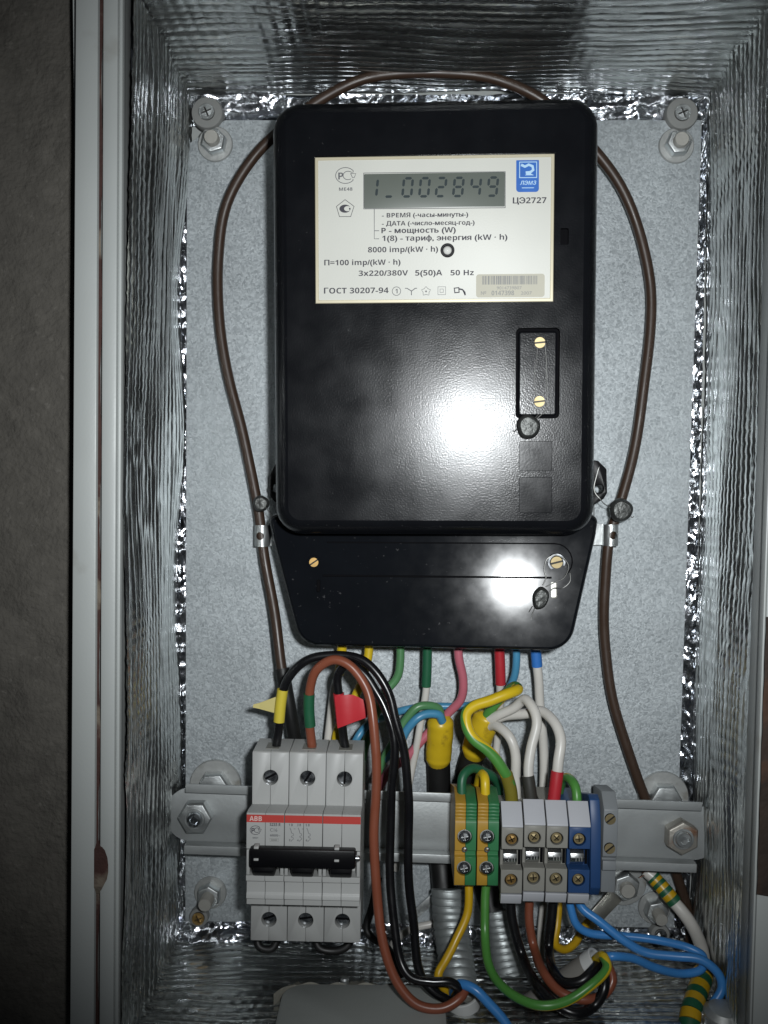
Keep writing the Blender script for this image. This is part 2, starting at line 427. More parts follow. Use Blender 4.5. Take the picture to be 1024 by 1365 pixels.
def tub(mb, outline, layers, holes=(), mi=0, warp=None):
    """stacked outlines [(inset mm, h mm)], closed by a face that may have recesses [(loop, depth mm, mi floor)]"""
    n = len(outline); base = len(mb.v)
    w = warp or (lambda x, h, z: (x, -h / 1000, z))
    for ins, h in layers:
        for x, z in inset(outline, ins / 1000): mb.v.append(w(x, h, z))
    for l in range(len(layers) - 1):
        for i in range(n):
            j = (i + 1) % n
            mb.f.append((base + l * n + i, base + l * n + j, base + (l + 1) * n + j, base + (l + 1) * n + i)); mb.m.append(mi)
    top = layers[-1][1]
    last = inset(outline, layers[-1][0] / 1000)
    if not holes:
        mb.f.append(tuple(base + (len(layers) - 1) * n + i for i in range(n))); mb.m.append(mi); return mb
    bm = bmesh.new(); edges = []
    loops = [last] + [h[0] for h in holes]
    for lp in loops:
        vs = [bm.verts.new((x, z, 0)) for x, z in lp]
        edges += [bm.edges.new((vs[i], vs[(i + 1) % len(vs)])) for i in range(len(vs))]
    bmesh.ops.triangle_fill(bm, use_beauty=True, use_dissolve=False, edges=edges)
    def inside(p, lp):
        r = False
        for i in range(len(lp)):
            (xa_, za_), (xb_, zb_) = lp[i - 1], lp[i]
            if (za_ > p[1]) != (zb_ > p[1]) and p[0] < (xb_ - xa_) * (p[1] - za_) / (zb_ - za_) + xa_: r = not r
        return r
    kill = []
    for f in bm.faces:
        c_ = f.calc_center_median()
        if any(inside((c_.x, c_.y), h[0]) for h in holes): kill.append(f)
    bmesh.ops.delete(bm, geom=kill, context='FACES_ONLY')
    bm.verts.index_update()
    o = len(mb.v)
    for v in bm.verts: mb.v.append(w(v.co.x, top, v.co.y))
    for f in bm.faces: mb.f.append(tuple(o + v.index for v in f.verts)); mb.m.append(mi)
    bm.free()
    for lp, dep, fm in holes:
        o = len(mb.v); k = len(lp)
        for x, z in lp: mb.v.append(w(x, top, z))
        for x, z in lp: mb.v.append(w(x, top - dep, z))
        for i in range(k):
            j = (i + 1) % k
            mb.f.append((o + i, o + j, o + k + j, o + k + i)); mb.m.append(fm)
        mb.f.append(tuple(o + k + i for i in range(k))); mb.m.append(fm)
    return mb

def screw_head(mb, c, r, t, kind='slot', ang=0.0, mi=0, dome=0.3):
    """c = point on the seat, facing the camera; a disc with a real slot or cross"""
    mb.lathe(c, [(r, -0.001), (r, t * 0.45), (r * 0.97, t * 0.5)], 24, mi + 1)
    g = r * (0.16 if kind == 'slot' else 0.11)
    if kind == 'cross': mb.ring(c, r * 0.62, r * 0.985, t * 0.4, t * 0.86, 24, mi)
    if kind == 'slot': secs = [(0, math.pi), (math.pi, 2 * math.pi)]
    else: secs = [(k * math.pi / 2, (k + 1) * math.pi / 2) for k in range(4)]
    for a0, a1 in secs:
        mid = (a0 + a1) / 2 + ang
        off = Vector((math.cos(mid), 0, math.sin(mid))) * (g if kind == 'slot' else g * 1.25)
        nseg = 14 if kind == 'slot' else 8
        pts = [c + off]
        rad = r * (0.95 if kind == 'slot' else 0.93)
        arc = []
        for k in range(nseg + 1):
            a = a0 + ang + (a1 - a0) * k / nseg
            d = Vector((math.cos(a), 0, math.sin(a)))
            q = c + off + d * rad
            L = (q - c).length
            if L > r * 0.98: q = c + (q - c) * (r * 0.98 / L)
            arc.append(q)
        poly = [pts[0]] + arc if kind != 'slot' else arc
        up = Vector((0, -1, 0))
        n = len(poly); v = []
        for q in poly: v.append(q + up * t * 0.45)
        for q in poly:
            d = (q - c).length / r
            v.append(q + up * (t * (1 - dome * d * d)))
        mb.add(v, [tuple(n + i for i in range(n))] + [(i, (i + 1) % n, (i + 1) % n + n, i + n) for i in range(n)], mi)
    return mb
def hexnut(mb, c, r, t, bore=0.0, ang=0.0, mi=0):
    ring = []
    for rr, o in ((r, 0), (r, t * 0.82), (r * 0.90, t)):
        ring.append([c + Vector((math.cos(ang + k * math.pi / 3) * rr, -o, math.sin(ang + k * math.pi / 3) * rr)) for k in range(6)])
    v = ring[0] + ring[1] + ring[2]
    f = []
    for l in range(2):
        for k in range(6): f.append((l * 6 + k, l * 6 + (k + 1) % 6, l * 6 + 6 + (k + 1) % 6, l * 6 + 6 + k))
    f.append(tuple(12 + k for k in range(6)))
    return mb.add(v, f, mi)

BOLDMAP = {}
for _i in range(26):
    BOLDMAP[chr(65 + _i)] = chr(0x1D5D4 + _i); BOLDMAP[chr(97 + _i)] = chr(0x1D5EE + _i)
for _i in range(10): BOLDMAP[chr(48 + _i)] = chr(0x1D7EC + _i)
CYR = dict(zip('АВЕКМНОРСТХаеорсх', 'ABEKMHOPCTXaeopcx'))
def text_mesh(mb, s, x0, x1, zb, capm, y, mi=0, bold=0.0, shear=0.0):
    """lettering fitted between x0 and x1 on baseline zb with cap height capm, facing the camera"""
    if bold: s = ''.join(BOLDMAP.get(CYR.get(c, c), c) for c in s)
    cu = bpy.data.curves.new('t', 'FONT'); cu.body = s; cu.size = 1.0; cu.shear = shear
    o = bpy.data.objects.new('t', cu); COL.objects.link(o)
    dg = bpy.context.evaluated_depsgraph_get(); dg.update()
    cv = o.evaluated_get(dg).to_curve(dg)
    glyphs = []
    for sp in cv.splines:
        bp = sp.bezier_points; n = len(bp); loop = []
        if n == 0:
            loop = [(p.co.x, p.co.y) for p in sp.points]
        for i in range(n):
            a, e = bp[i], bp[(i + 1) % n]
            p0, p1, p2, p3 = a.co, a.handle_right, e.handle_left, e.co
            straight = abs((p3 - p0).cross(p1 - p0).z) < 1e-7 and abs((p3 - p0).cross(p2 - p0).z) < 1e-7
            for k in range(1 if straight else 5):
                t = k / 5; q = p0 * (1 - t) ** 3 + p1 * 3 * t * (1 - t) ** 2 + p2 * 3 * t * t * (1 - t) + p3 * t ** 3
                loop.append((q.x, q.y))
        if len(loop) < 3: continue
        ci = min(p[0] for p in loop); ce = max(p[0] for p in loop)
        glyphs.append((loop, sp.character_index if hasattr(sp, 'character_index') else 0))
    bpy.data.objects.remove(o)
    V = []; Fc = []
    from mathutils.geometry import delaunay_2d_cdt
    byc = {}; cop = []
    for lp, c in glyphs: byc.setdefault(c, []).append(lp)
    for c, loops in byc.items():
        vs = []; es = []
        for lp in loops:
            b0 = len(vs); vs += [Vector(p) for p in lp]; es += [(b0 + i, b0 + (i + 1) % len(lp)) for i in range(len(lp))]
        r = delaunay_2d_cdt(vs, es, [], 0, 1e-6)
        def odd(x, z):
            q = False
            for lp in loops:
                for i in range(len(lp)):
                    (xa_, za_), (xb_, zb_) = lp[i - 1], lp[i]
                    if (za_ > z) != (zb_ > z) and x < (xb_ - xa_) * (z - za_) / (zb_ - za_) + xa_: q = not q
            return q
        keep = [f for f in r[2] if odd(sum(r[0][i].x for i in f) / len(f), sum(r[0][i].y for i in f) / len(f))]
        pts_ = [(p.x, p.y) for p in r[0]]; fs_ = [tuple(f) for f in keep]
        heavy = bold and 0 <= c < len(s) and ord(s[c]) > 0x1D000
        for k, (dx, dz) in enumerate(((0, 0), (0.032, 0), (-0.032, 0), (0, 0.022)) if (bold and not heavy) else ((0, 0),)):
            b0 = len(V); V += [(px_ + dx, pz_ + dz, k) for px_, pz_ in pts_]; Fc += [tuple(b0 + i for i in f) for f in fs_]
    bpy.data.curves.remove(cu)
    if not V: return mb
    lo = min(p[0] for p in V); hi = max(p[0] for p in V)
    kx = (x1 - x0) / (hi - lo); kz = capm / 0.72
    mb.add([(x0 + (p[0] - lo) * kx, y - p[2] * 4e-6, zb + p[1] * kz) for p in V], Fc, mi)
    return mb
def ptext(mb, s, px0, px1, pyb, cap, h, **k):           # the same in photo pixels
    a = W(px0, pyb, h); b = W(px1, pyb, h)
    return text_mesh(mb, s, a.x, b.x, a.z, cap * S(h), -h / 1000, **k)
def stroke(mb, pts, w, y, closed=False, mi=0):          # printed line, pts (x,z)
    P = [Vector(p) for p in pts]; n = len(P); L = []; Rr = []
    for i in range(n):
        a = P[i] - P[i - 1] if (closed or i > 0) else P[1] - P[0]
        b = P[(i + 1) % n] - P[i] if (closed or i < n - 1) else P[i] - P[i - 1]
        t = (a.normalized() + b.normalized())
        t = t.normalized() if t.length > 1e-6 else a.normalized()
        nn = Vector((-t.y, t.x)) * w / 2
        L.append((P[i].x + nn.x, y, P[i].y + nn.y)); Rr.append((P[i].x - nn.x, y, P[i].y - nn.y))
    m = n if closed else n - 1
    return mb.add(L + Rr, [(i, (i + 1) % n, n + (i + 1) % n, n + i) for i in range(m)], mi)
def flat(mb, poly, h, mi=0):
    return mb.add([(x, -h / 1000, z) for x, z in poly], [tuple(range(len(poly)))], mi)
def circ(cx, cz, r, n=24, a0=0, a1=2 * math.pi, close=True):
    k = n if close else n + 1
    return [(cx + r * math.cos(a0 + (a1 - a0) * i / n), cz + r * math.sin(a0 + (a1 - a0) * i / n)) for i in range(k)]

# numpy value noise
_tab = np.random.RandomState(5).rand(512, 512)
def vn(x, y, seed=0):
    x = np.asarray(x, float) + seed * 37.3; y = np.asarray(y, float) + seed * 11.7
    xi = np.floor(x).astype(int); yi = np.floor(y).astype(int); fx = x - xi; fy = y - yi
    fx = fx * fx * (3 - 2 * fx); fy = fy * fy * (3 - 2 * fy)
    g = lambda a, b: _tab[a % 512, b % 512]
    return (g(xi, yi) * (1 - fx) * (1 - fy) + g(xi + 1, yi) * fx * (1 - fy) + g(xi, yi + 1) * (1 - fx) * fy + g(xi + 1, yi + 1) * fx * fy) * 2 - 1
def ridge(x, y, seed=0): return 1 - 2 * np.abs(vn(x, y, seed))

def grid_mesh(mb, P, mi=0):
    nu, nv = P.shape[:2]
    o = len(mb.v); mb.v += [tuple(p) for p in P.reshape(-1, 3)]
    for i in range(nu - 1):
        for j in range(nv - 1):
            a = o + i * nv + j
            mb.f.append((a, a + nv, a + nv + 1, a + 1)); mb.m.append(mi)

# ------------------------------------------------------------------ the outer wall and the cabinet
H_FRONT = 118.0
b = MB()
xa = X(-60, 92); xb = X(118, 92)
nu, nv = 40, 260
U, V = np.meshgrid(np.linspace(xa - 0.05, xb, nu), np.linspace(-0.34, 0.30, nv), indexing='ij')
Yw = -0.092 + 0.0016 * vn(U * 60, V * 40, 3) + 0.0006 * vn(U * 300, V * 300, 4)
grid_mesh(b, np.stack([U, Yw, V], -1))
wall = b.build('wall', WALL, smooth=60)
tag(wall, None, None, None, 'structure')

BL, TL_ = W(233, 1252, -7), W(249, 126, -7)
BR, TR_ = W(921, 1252, -7), W(945, 126, -7)
def front_of(p, dx=0.0, dz=0.0): return Vector((p.x + dx, -H_FRONT / 1000 + 0.004, p.z + dz))
cab = thing('meter_cabinet', 'pale grey steel cabinet lined with crinkled silver foil', 'cabinet', Vector((0.02, -0.06, BL.z)))

def foil_wall(name, A, B, nrm, seed, material, dA=(0, 0), dB=(0, 0), label=None):
    """A-B runs along the back corner; the sheet comes forward to the opening"""
    C = front_of(B, *dB); D = front_of(A, *dA)
    Lu = (B - A).length; Lv = 0.121
    nu, nv = int(Lu / 0.0011), 300
    u = np.linspace(0, 1, nu)[:, None]; v = np.linspace(0, 1, nv)[None, :]
    A_, B_, C_, D_ = [np.array(p)[None, None, :] for p in (A, B, C, D)]
    P = ((1 - u) * (1 - v))[..., None] * A_ + (u * (1 - v))[..., None] * B_ + (u * v)[..., None] * C_ + ((1 - u) * v)[..., None] * D_
    um = u * Lu + 0 * v; vm = v * Lv + 0 * u
    wob = vm + 0.0060 * vn(um / 0.06, vm / 0.06, seed) + 0.0016 * vn(um / 0.018, vm / 0.03, seed + 1)
    amp = 0.55 + 0.45 * vn(um / 0.05, vm / 0.04, seed + 9)
    am2 = np.clip(0.8 + 0.5 * vn(um / 0.07, vm / 0.02, seed + 9), 0.35, 1.3)
    ph = vm / 0.0066 + 0.75 * vn(um / 0.06, vm / 0.09, seed + 7) + 0.45 * vn(um / 0.25, vm / 0.014, seed + 12) + 0.07 * vn(um / 0.018, vm / 0.02, seed + 13)
    d = 0.0017 * am2 * np.abs(np.sin(np.pi * ph)) ** 0.5
    d += 0.00022 * ridge(um / 0.12, wob / 0.0032, seed + 2)
    d += 0.00014 * vn(um / 0.0045, ph * 1.5, seed + 3)
    rows = np.abs(np.sin(np.pi * (um / 0.0058 + 0.8 * vn(um / .05, vm / .04, seed + 4)))) ** 0.4
    d += 0.00055 * rows * np.clip(0.55 + vn(um / 0.07, vm / 0.06, seed + 11), 0, 1)
    d += 0.0026 * vn(um / 0.085, vm / 0.11, seed + 5)
    d -= 0.004 * np.clip((0.05 - v) / 0.05, 0, 1) ** 2
    P = P + d[..., None] * np.array(nrm)[None, None, :]
    mb = MB(); grid_mesh(mb, P)
    return mb.build(name, material, cab, smooth=80)
foil_wall('foil_lining', BL, TL_, (1, 0, 0), 1, FOIL_V, dA=(0.003, 0), dB=(0.001, 0))
foil_wall('foil_lining', BR, TR_, (-1, 0, 0), 23, FOIL_V, dA=(-0.0085, 0), dB=(-0.005, 0))
foil_wall('foil_lining', TL_, TR_, (0, 0, -1), 41, FOIL_H)
foil_wall('foil_lining', BL, BR, (0, 0, 1), 67, FOIL_H)
# sheet steel shell behind the foil
b = MB(); b.box(TL_.x - 0.012, BR.x + 0.035, BL.z - 0.012, TL_.z + 0.012, -14, -11)
b.build('back_panel', WHITE_PAINT, cab)
for nm, x0, x1, z0, z1 in (('side_panel', BL.x - 0.0125, BL.x - 0.0105, BL.z, TL_.z), ('side_panel', TR_.x + 0.016, TR_.x + 0.018, BL.z, TL_.z),
                           ('top_panel', BL.x - 0.010, TR_.x + 0.014, TL_.z + 0.010, TL_.z + 0.012), ('bottom_panel', BL.x - 0.010, TR_.x + 0.014, BL.z - 0.012, BL.z - 0.010)):
    b = MB(); b.box(x0, x1, z0, z1, -10, 110); b.build(nm, WHITE_PAINT, cab)

# crumpled foil pushed in behind the plate edges
def crumple(P0, P1, Q0, Q1, seed, amp=0.0016, fine=0.0035, fold=None):
    """strip between edge P0-P1 and edge Q0-Q1"""
    Lu = (P1 - P0).length; Lv = max((Q0 - P0).length, 0.004)
    nu, nv = int(Lu / 0.0011), max(8, int(Lv / 0.0009))
    u = np.linspace(0, 1, nu)[:, None]; v = np.linspace(0, 1, nv)[None, :]
    a, bb, c, d = [np.array(p)[None, None, :] for p in (P0, P1, Q0, Q1)]
    P = ((1 - u) * (1 - v))[..., None] * a + (u * (1 - v))[..., None] * bb + ((1 - u) * v)[..., None] * c + (u * v)[..., None] * d
    um = u * Lu + 0 * v; vm = v * Lv + 0 * u
    dd = amp * ridge(um / (fine * 2.2), vm / fine, seed) + amp * 0.7 * ridge(um / fine + vm / fine, vm / (fine * 1.5), seed + 1)
    dd += amp * 0.4 * vn(um / 0.0016, vm / 0.0016, seed + 2)
    if fold: dd += 0.0022 * ridge(um / 0.035 + vm / 0.012, vm / 0.0055 + 0.5 * vn(um / 0.03, vm / 0.02, 8), seed + 5)
    P[..., 1] -= dd
    P[..., 2] += 0.6 * amp * vn(um / fine, vm / fine, seed + 6)
    mb = MB(); grid_mesh(mb, P); return mb.build('foil_edge', FOIL_C, cab, smooth=28)
crumple(W(255, 128, -5), W(940, 126, -5), W(250, 168, -3.5), W(940, 168, -3.5), 3, 0.0008, 0.0065, True)
crumple(W(232, 130, -4), W(230, 1250, -4), W(256, 150, -6), W(256, 1248, -4), 15, 0.0007, 0.0050)
crumple(W(945, 125, -4), W(918, 1250, -4), W(925, 150, -3.5), W(894, 1250, -3.5), 27, 0.0008, 0.0050)
crumple(W(236, 1226, -3.5), W(905, 1226, -3.5), W(234, 1262, 0), W(905, 1262, 0), 33, 0.0012, 0.0055, True)

# front rim
def rim_strip(name, pxt, pxb, wpx_t, wpx_b, h0, h1, material, y0=-40, y1=1405, bev=0.0006):
    mb = MB()
    p = [XZ(pxt, y0, h1), XZ(pxt + wpx_t, y0, h1), XZ(pxb + wpx_b, y1, h1), XZ(pxb, y1, h1)]
    mb.prism(p, h0, h1)
    return mb.build(name, material, cab, bevel=bev)
rim_strip('rim_fold', 101, 93, 30, 32, 96, 119.5, WHITE_PAINT)
rim_strip('rim_lip', 137, 131.5, 21, 20, 98, 118.6, WHITE_PAINT, bev=0.0012)
rim_strip('rim_edge', 158.3, 151.8, 6, 6, 111, 116.4, WHITE_PAINT, bev=0.0022)
# ragged seal in the seam between the two folds
rr2 = random.Random(3)
mb = MB(); ys = np.linspace(-40, 1405, 150); prev = None
L_, R_ = [], []
for k, y in enumerate(ys):
    t = (y + 40) / 1445
    xl = 101 + 30 + (93 + 32 - 131) * t - 0.5
    wv = 6.6 + 1.0 * math.sin(k * .31) + rr2.uniform(-.4, .4)
    if 1125 < y < 1185: wv += 12 * math.sin((y - 1125) / 60 * math.pi) ** 0.5
    lev = 117.0 if wv < 9 else 119.9
    L_.append(tuple(W(xl, y, lev))); R_.append(tuple(W(xl + wv, y, lev)))
n = len(ys)
mb.add(L_ + R_, [(i, i + 1, n + i + 1, n + i) for i in range(n - 1)])
mb.add([(x, y + 0.004, z) for x, y, z in L_] + [(x, y + 0.004, z) for x, y, z in R_], [(i, i + 1, n + i + 1, n + i) for i in range(n - 1)])
mb.build('gasket', GASKET, cab, smooth=0)
# right-hand rim and its brown seal
rim_strip('rim_edge', 1047, 998, 3.2, 3.2, 113, 118.0, WHITE_PAINT, bev=0.001)
rim_strip('rim_lip', 1051, 1002, 40, 40, 98, 116.5, WHITE_PAINT)
mb = MB(); L_, R_ = [], []
for k in range(40):
    t = k / 39; y = 822 + (1192 - 822) * t
    xl = 1052 + (1003 - 1052) * (y + 40) / 1445 - 1.2 + 0.6 * math.sin(k * 0.9)
    tip = min(1, 4 * t, 4 * (1 - t)) ** 0.5
    L_.append(tuple(W(xl, y, 119 + 0.6 * tip))); R_.append(tuple(W(xl + 36, y + 6, 119)))
mb.add(L_ + R_, [(i, i + 1, 41 + i, 40 + i) for i in range(39)])
mb.add([(x, y + 0.005, z) for x, y, z in L_] + [(x, y + 0.005, z) for x, y, z in R_], [(i, i + 1, 41 + i, 40 + i) for i in range(39)])
mb.build('gasket', BROWN_GASKET, cab, smooth=60)

# ------------------------------------------------------------------ mounting plate
b = MB()
P_ = [(249, 193), (272, 178), (300, 160), (936, 160), (899, 1237), (247, 1228)]
b.prism([XZ(x, y, 0) for x, y in reversed(P_)], -2.0, 0)
o = b.build('mounting_plate', GALV, bevel=0.0003)
tag(o, 'large galvanised sheet mounting plate at the back of the cabinet', 'plate')

# ------------------------------------------------------------------ fixings on the plate
def stud(px, py, r_w, r_n, r_rod, length, label, name='threaded_stud', wt=1.6, ang=0.3, nut_t=6.5, nutm=ZINC):
    c = W(px, py, 0); s = S(0)
    t = thing(name, label, 'stud', c, 'studs and nuts on the plate')
    mb = MB(); mb.ring(c, r_rod * s * 1.05, r_w * s, 0.0, wt / 1000, 40); mb.build('washer', ZINC_DULL, t)
    mb = MB(); hexnut(mb, c + Vector((0, -wt / 1000, 0)), r_n * s, nut_t / 1000, ang=ang); mb.build('nut', nutm, t, bevel=0.0003)
    mb = MB(); r = r_rod * s
    prof = [(r, 0.0)]
    z0 = (wt + nut_t) / 1000; L = length / 1000
    k = int((L - z0) / 0.00045)
    for i in range(k): prof.append((r * (1.0 if i % 2 else 0.93), z0 + 0.00045 * i))
    prof += [(r, L - 0.0006), (r * 0.9, L)]
    mb.lathe(c, prof, 24); mb.build('rod', ROD, t)
    return t
stud(287.5, 193, 23, 17, 9.5, 13, 'threaded stud with nut and washer at the upper left of the plate')
stud(901, 195, 23, 17, 9.5, 12, 'threaded stud with nut and washer at the upper right of the plate', ang=0.1)
stud(281, 1189, 22, 16.5, 9, 17, 'long threaded stud with nut and washer below the left rail end', ang=0.5)
stud(872, 1209, 22, 16, 8.5, 16, 'threaded stud with nut and washer below the right rail end', ang=0.2)
stud(288, 1046, 35, 23, 13, 9, 'wide washer and nut half hidden behind the left rail end', wt=2.2, ang=0.05, name='fixing_nut', nut_t=7)
stud(883, 1061, 34, 22, 13, 9, 'wide washer and nut half hidden behind the right rail end', wt=2.2, ang=0.0, name='fixing_nut', nut_t=7)
stud(831, 1176, 30, 19, 10, 12, 'earthing bolt with wide washer and nut holding a cable lug', wt=2.0, ang=0.35, name='earth_bolt', nut_t=6)

def corner_screw(px, py, r_w, r_h, label, h=0, wm=ROD, hm=CHROME, sc=0.4):
    c = W(px, py, h); s = S(h)
    t = thing('cross_screw', label, 'screw', c, 'corner screws of the plate')
    mb = MB(); mb.lathe(c, [(r_w * s, -0.004), (r_w * s, 0.0016), (r_w * s * 0.94, 0.0024), (r_h * s, 0.0026)], 36); mb.build('washer', wm, t)
    mb = MB(); screw_head(mb, c + Vector((0, -0.0024, 0)), r_h * s, 0.0022, 'cross', sc, dome=0.25); mb.build('screw_head', hm, t)
W_ROD2 = mat('washer_grey', (0.27, 0.275, 0.265), 0.6, 0.2, var=0.06, bump=0.1, bscale=500)
corner_screw(277, 152, 21, 10.5, 'cross-head screw on a grey round washer, upper left corner', 1, W_ROD2, ZINC)
corner_screw(908, 153, 21, 10.5, 'cross-head screw on a grey round washer, upper right corner', 1, W_ROD2, ZINC)
corner_screw(266, 1221, 13, 8.5, 'small brassy cross-head screw at the lower left corner', 2, W_ROD2, BRASS_DARK)
corner_screw(879, 1243, 13, 8, 'small steel cross-head screw at the lower right corner', 2, W_ROD2, CHROME)

# ------------------------------------------------------------------ DIN rail
H_WEB = 21.0; H_FL = 28.0
pL = W(245, 1095, H_FL); pR = W(935, 1113, H_FL)
cz = Z(1098, H_WEB, 590); cx = (pL.x + pR.x) / 2
rail = thing('din_rail', 'grey steel mounting rail running across the lower plate', 'rail', Vector((cx, -0.006, cz)), rot=1.75)
x0, x1 = pL.x, pR.x
b = MB()
hw = 0.0138
pts = []
r_end = 0.0155
for k in range(17):
    a = math.radians(-90 + 180 * k / 16); pts.append((x1 - 0.0015 + 0.0135 * math.cos(a), cz + r_end * 0.93 * math.sin(a)))
for k in range(17):
    a = math.radians(90 + 180 * k / 16); pts.append((x0 + 0.0025 + 0.0140 * math.cos(a), cz + r_end * 0.93 * math.sin(a)))
b.prism(pts, H_WEB - 1.2, H_WEB); b.build('web', RAIL, rail, bevel=0.0003)
for sg in (1, -1):
    b = MB()
    z0 = cz + sg * hw
    prof = [(H_WEB - 0.5, z0), (H_FL, z0), (H_FL, z0 + sg * 0.0046), (H_FL - 1.2, z0 + sg * 0.0046), (H_FL - 1.2, z0 + sg * 0.0012), (H_WEB - 0.5, z0 + sg * 0.0012)]
    b.side(prof, x0 + 0.0004, x1 - (0.0 if sg > 0 else 0.0015))
    b.build('flange', RAIL, rail, bevel=0.0004)
def rail_bolt(px, py, label, rad, nm, ang):
    c = W(px, py, H_WEB); s = S(H_WEB)
    t = thing('rail_bolt', label, 'bolt', c, 'bolts through the rail ends')
    mb = MB(); hexnut(mb, c, rad * s, 0.0068, ang=ang); mb.build('nut', nm, t, bevel=0.0004)
    mb = MB(); mb.ring(c + Vector((0, -0.0066, 0)), 10.5 * s, 14 * s, 0, 0.0009); mb.build('collar', ZINC, t)
    mb = MB(); r = 10 * s
    mb.lathe(c, [(r, -0.013), (r, 0.0085), (r * .9, 0.0093), (r * .55, 0.0093), (r * .45, 0.0086), (0, 0.0084)], 24); mb.build('rod', CHROME if nm is not RUSTY else ZINC, t)
rail_bolt(263, 1086, 'bright hexagonal bolt in the rounded left rail end', 23.5, ZINC, 0.0)
rail_bolt(906, 1112, 'rusty hexagonal bolt in the rounded right rail end', 23.5, RUSTY, 0.5)

# ------------------------------------------------------------------ electricity meter
HM = 62.0; HF = 75.0
MC = W(580, 425, HF)
meter = thing('electricity_meter', 'black electricity meter with digital display and silver nameplate', 'meter', MC)
MRX, MRZ = math.radians(1.2), math.radians(-1.8)      # hangs slightly out of true
meter.rotation_euler = (MRX, 0, MRZ)
def mh(px_, py_, h):                                    # height above the plate of a point on the tilted meter
    p = W(px_, py_, h); return h + ((p.z - MC.z) * math.tan(MRX) - (p.x - MC.x) * math.tan(MRZ)) * 1000
out = prect(366, 140.5, 793.5, 713.5, HM, 0.0135, 9)
LAB = prect(419, 206, 739.5, 404.5, HF, 0.0, 2)
HAT = prect(687, 437.5, 746, 558, HF, 0.002, 4)
BTN = prect(746, 306, 757, 328, HF, 0.0004, 1)
b = MB()
tub(b, out, [(1.2, 2), (1.2, 20), (0.4, 24), (0.0, 40), (0, 60), (0.35, 65), (1.3, 69), (2.9, 72), (4.6, 73.8), (6.2, 74.7), (7.6, HF)],
    [(LAB, 1.5, 0), (HAT, 3.4, 1), (BTN, 2.5, 1)])
b.build('case', [BLACK_CASE, CAVITY], meter, smooth=40)
# mounting ears
for pts, hole in (([(786, 616), (793, 617), (804, 628), (805, 660), (800, 668), (784, 678)], (794.5, 654.5)),
                  ([(371, 616), (362, 620), (354, 636), (354, 664), (360, 672), (373, 676)], (360, 654))):
    b = MB(); b.prism([XZ(x, y, 26) for x, y in pts], 18, 26)
    hc = W(hole[0], hole[1], 26)
    b.build('mounting_ear', BLACK_SMOOTH, meter, bevel=0.0005, cuts=[((hc, [(0.0022, -0.012), (0.0022, 0.004)], 20), {})])
# hatch
b = MB(); hp = prect(690.6, 441.5, 742.6, 554.5, HF, 0.0015, 4)
tub(b, hp, [(0, HF - 3.3), (0, HF - 1.2), (0.35, HF - 0.75), (0.9, HF - 0.6)])
hatch = b.build('hatch', BLACK_CASE, meter, smooth=0)
for (x, y, a) in ((719, 457.5, 0.1), (718.5, 535.5, 0.12)):
    b = MB(); screw_head(b, W(x, y, HF - 0.6), 7.2 * S(HF), 0.0016, 'slot', a); b.build('screw', BRASS, hatch)
b = MB()
path = [W(x, y, HF + 0.2) for x, y in ((717, 462), (715, 478), (713, 495), (712.5, 512), (715, 528), (717, 534))]
b.tube(path, 0.00013, 6)
b.tube([W(x, y, HF + 0.2) for x, y in ((726, 459), (728, 480), (728.5, 500), (729, 520), (729, 540), (724, 550), (716, 558), (711, 563))], 0.00016, 6)
b.build('seal_wire', SEALWIRE, hatch)
# moulded squares under the hatch
for y0, y1 in ((588, 628), (636, 684)):
    b = MB(); tub(b, prect(692, y0, 736, y1, HF, 0.0008, 3), [(0, HF - 0.5), (0, HF + 0.03), (0.2, HF + 0.08)])
    b.build('moulded_square', BLACK_SQ, meter, smooth=0)

# nameplate
HL = HF - 0.95
b = MB(); fr = inset(LAB, 0.00035)
tub(b, fr, [(0, HF - 1.45), (0, HL - 0.05), (0.25, HL + 0.25), (1.3, HL + 0.25), (1.6, HL - 0.1)])
b.build('nameplate_edge', NAMEFRAME, meter, smooth=30)
b = MB(); pl = prect(424.5, 212, 734, 399.5, HL, 0.0004, 2)
tub(b, pl, [(0, HL - 0.12), (0, HL), (0.1, HL + 0.04)])
plate = b.build('nameplate', NAMEPLATE, meter)
HT = HL + 0.10
def letters(s, x0, x1, yb, cap, m=INK, bold=0.016, shear=0.0, parent=None, h=None):
    mb = MB(); ptext(mb, s, x0, x1, yb, cap, h or HT, bold=bold, shear=shear)
    return mb.build('lettering', m, parent or plate, smooth=0)
letters('- ВРЕМЯ (-часы-минуты-)', 509, 624, 290.2, 5.8, bold=0.02)
letters('- ДАТА (-число-месяц-год-)', 509, 632.5, 301, 5.8, bold=0.02)
letters('Р - мощность (W)', 508.5, 607.5, 311, 7.0, bold=0.02)
letters('1(8) - тариф, энергия (kW · h)', 509.5, 676, 321.3, 7.0, bold=0.02)
letters('8000 imp/(kW · h)', 490.5, 584, 336.3, 7.0, bold=0.02)
letters('П=100 imp/(kW · h)', 432, 534, 353.2, 7.0, bold=0.02)
letters('3x220/380V', 478, 544, 367.5, 7.0, bold=0.02)
letters('5(50)A', 553.5, 589.5, 367.5, 7.2, bold=0.02)
letters('50 Hz', 600.5, 631.5, 367.5, 7.0, bold=0.02)
letters('ГОСТ 30207-94', 431.5, 518, 390.7, 7.4, bold=0.02)
letters('ЦЭ2727', 683, 727.5, 273, 7.6, bold=0.022)
letters('МЕ48', 452, 470, 254.2, 4.2, INK_SOFT, bold=0.03)
yT = -HT / 1000
def mark(name, fn, m=INK, parent=None):
    mb = MB(); fn(mb); return mb.build(name, m, parent or plate, smooth=0)
s_ = S(HT)
def px(pts, h=HT): return [XZ(x, y, h) for x, y in pts]
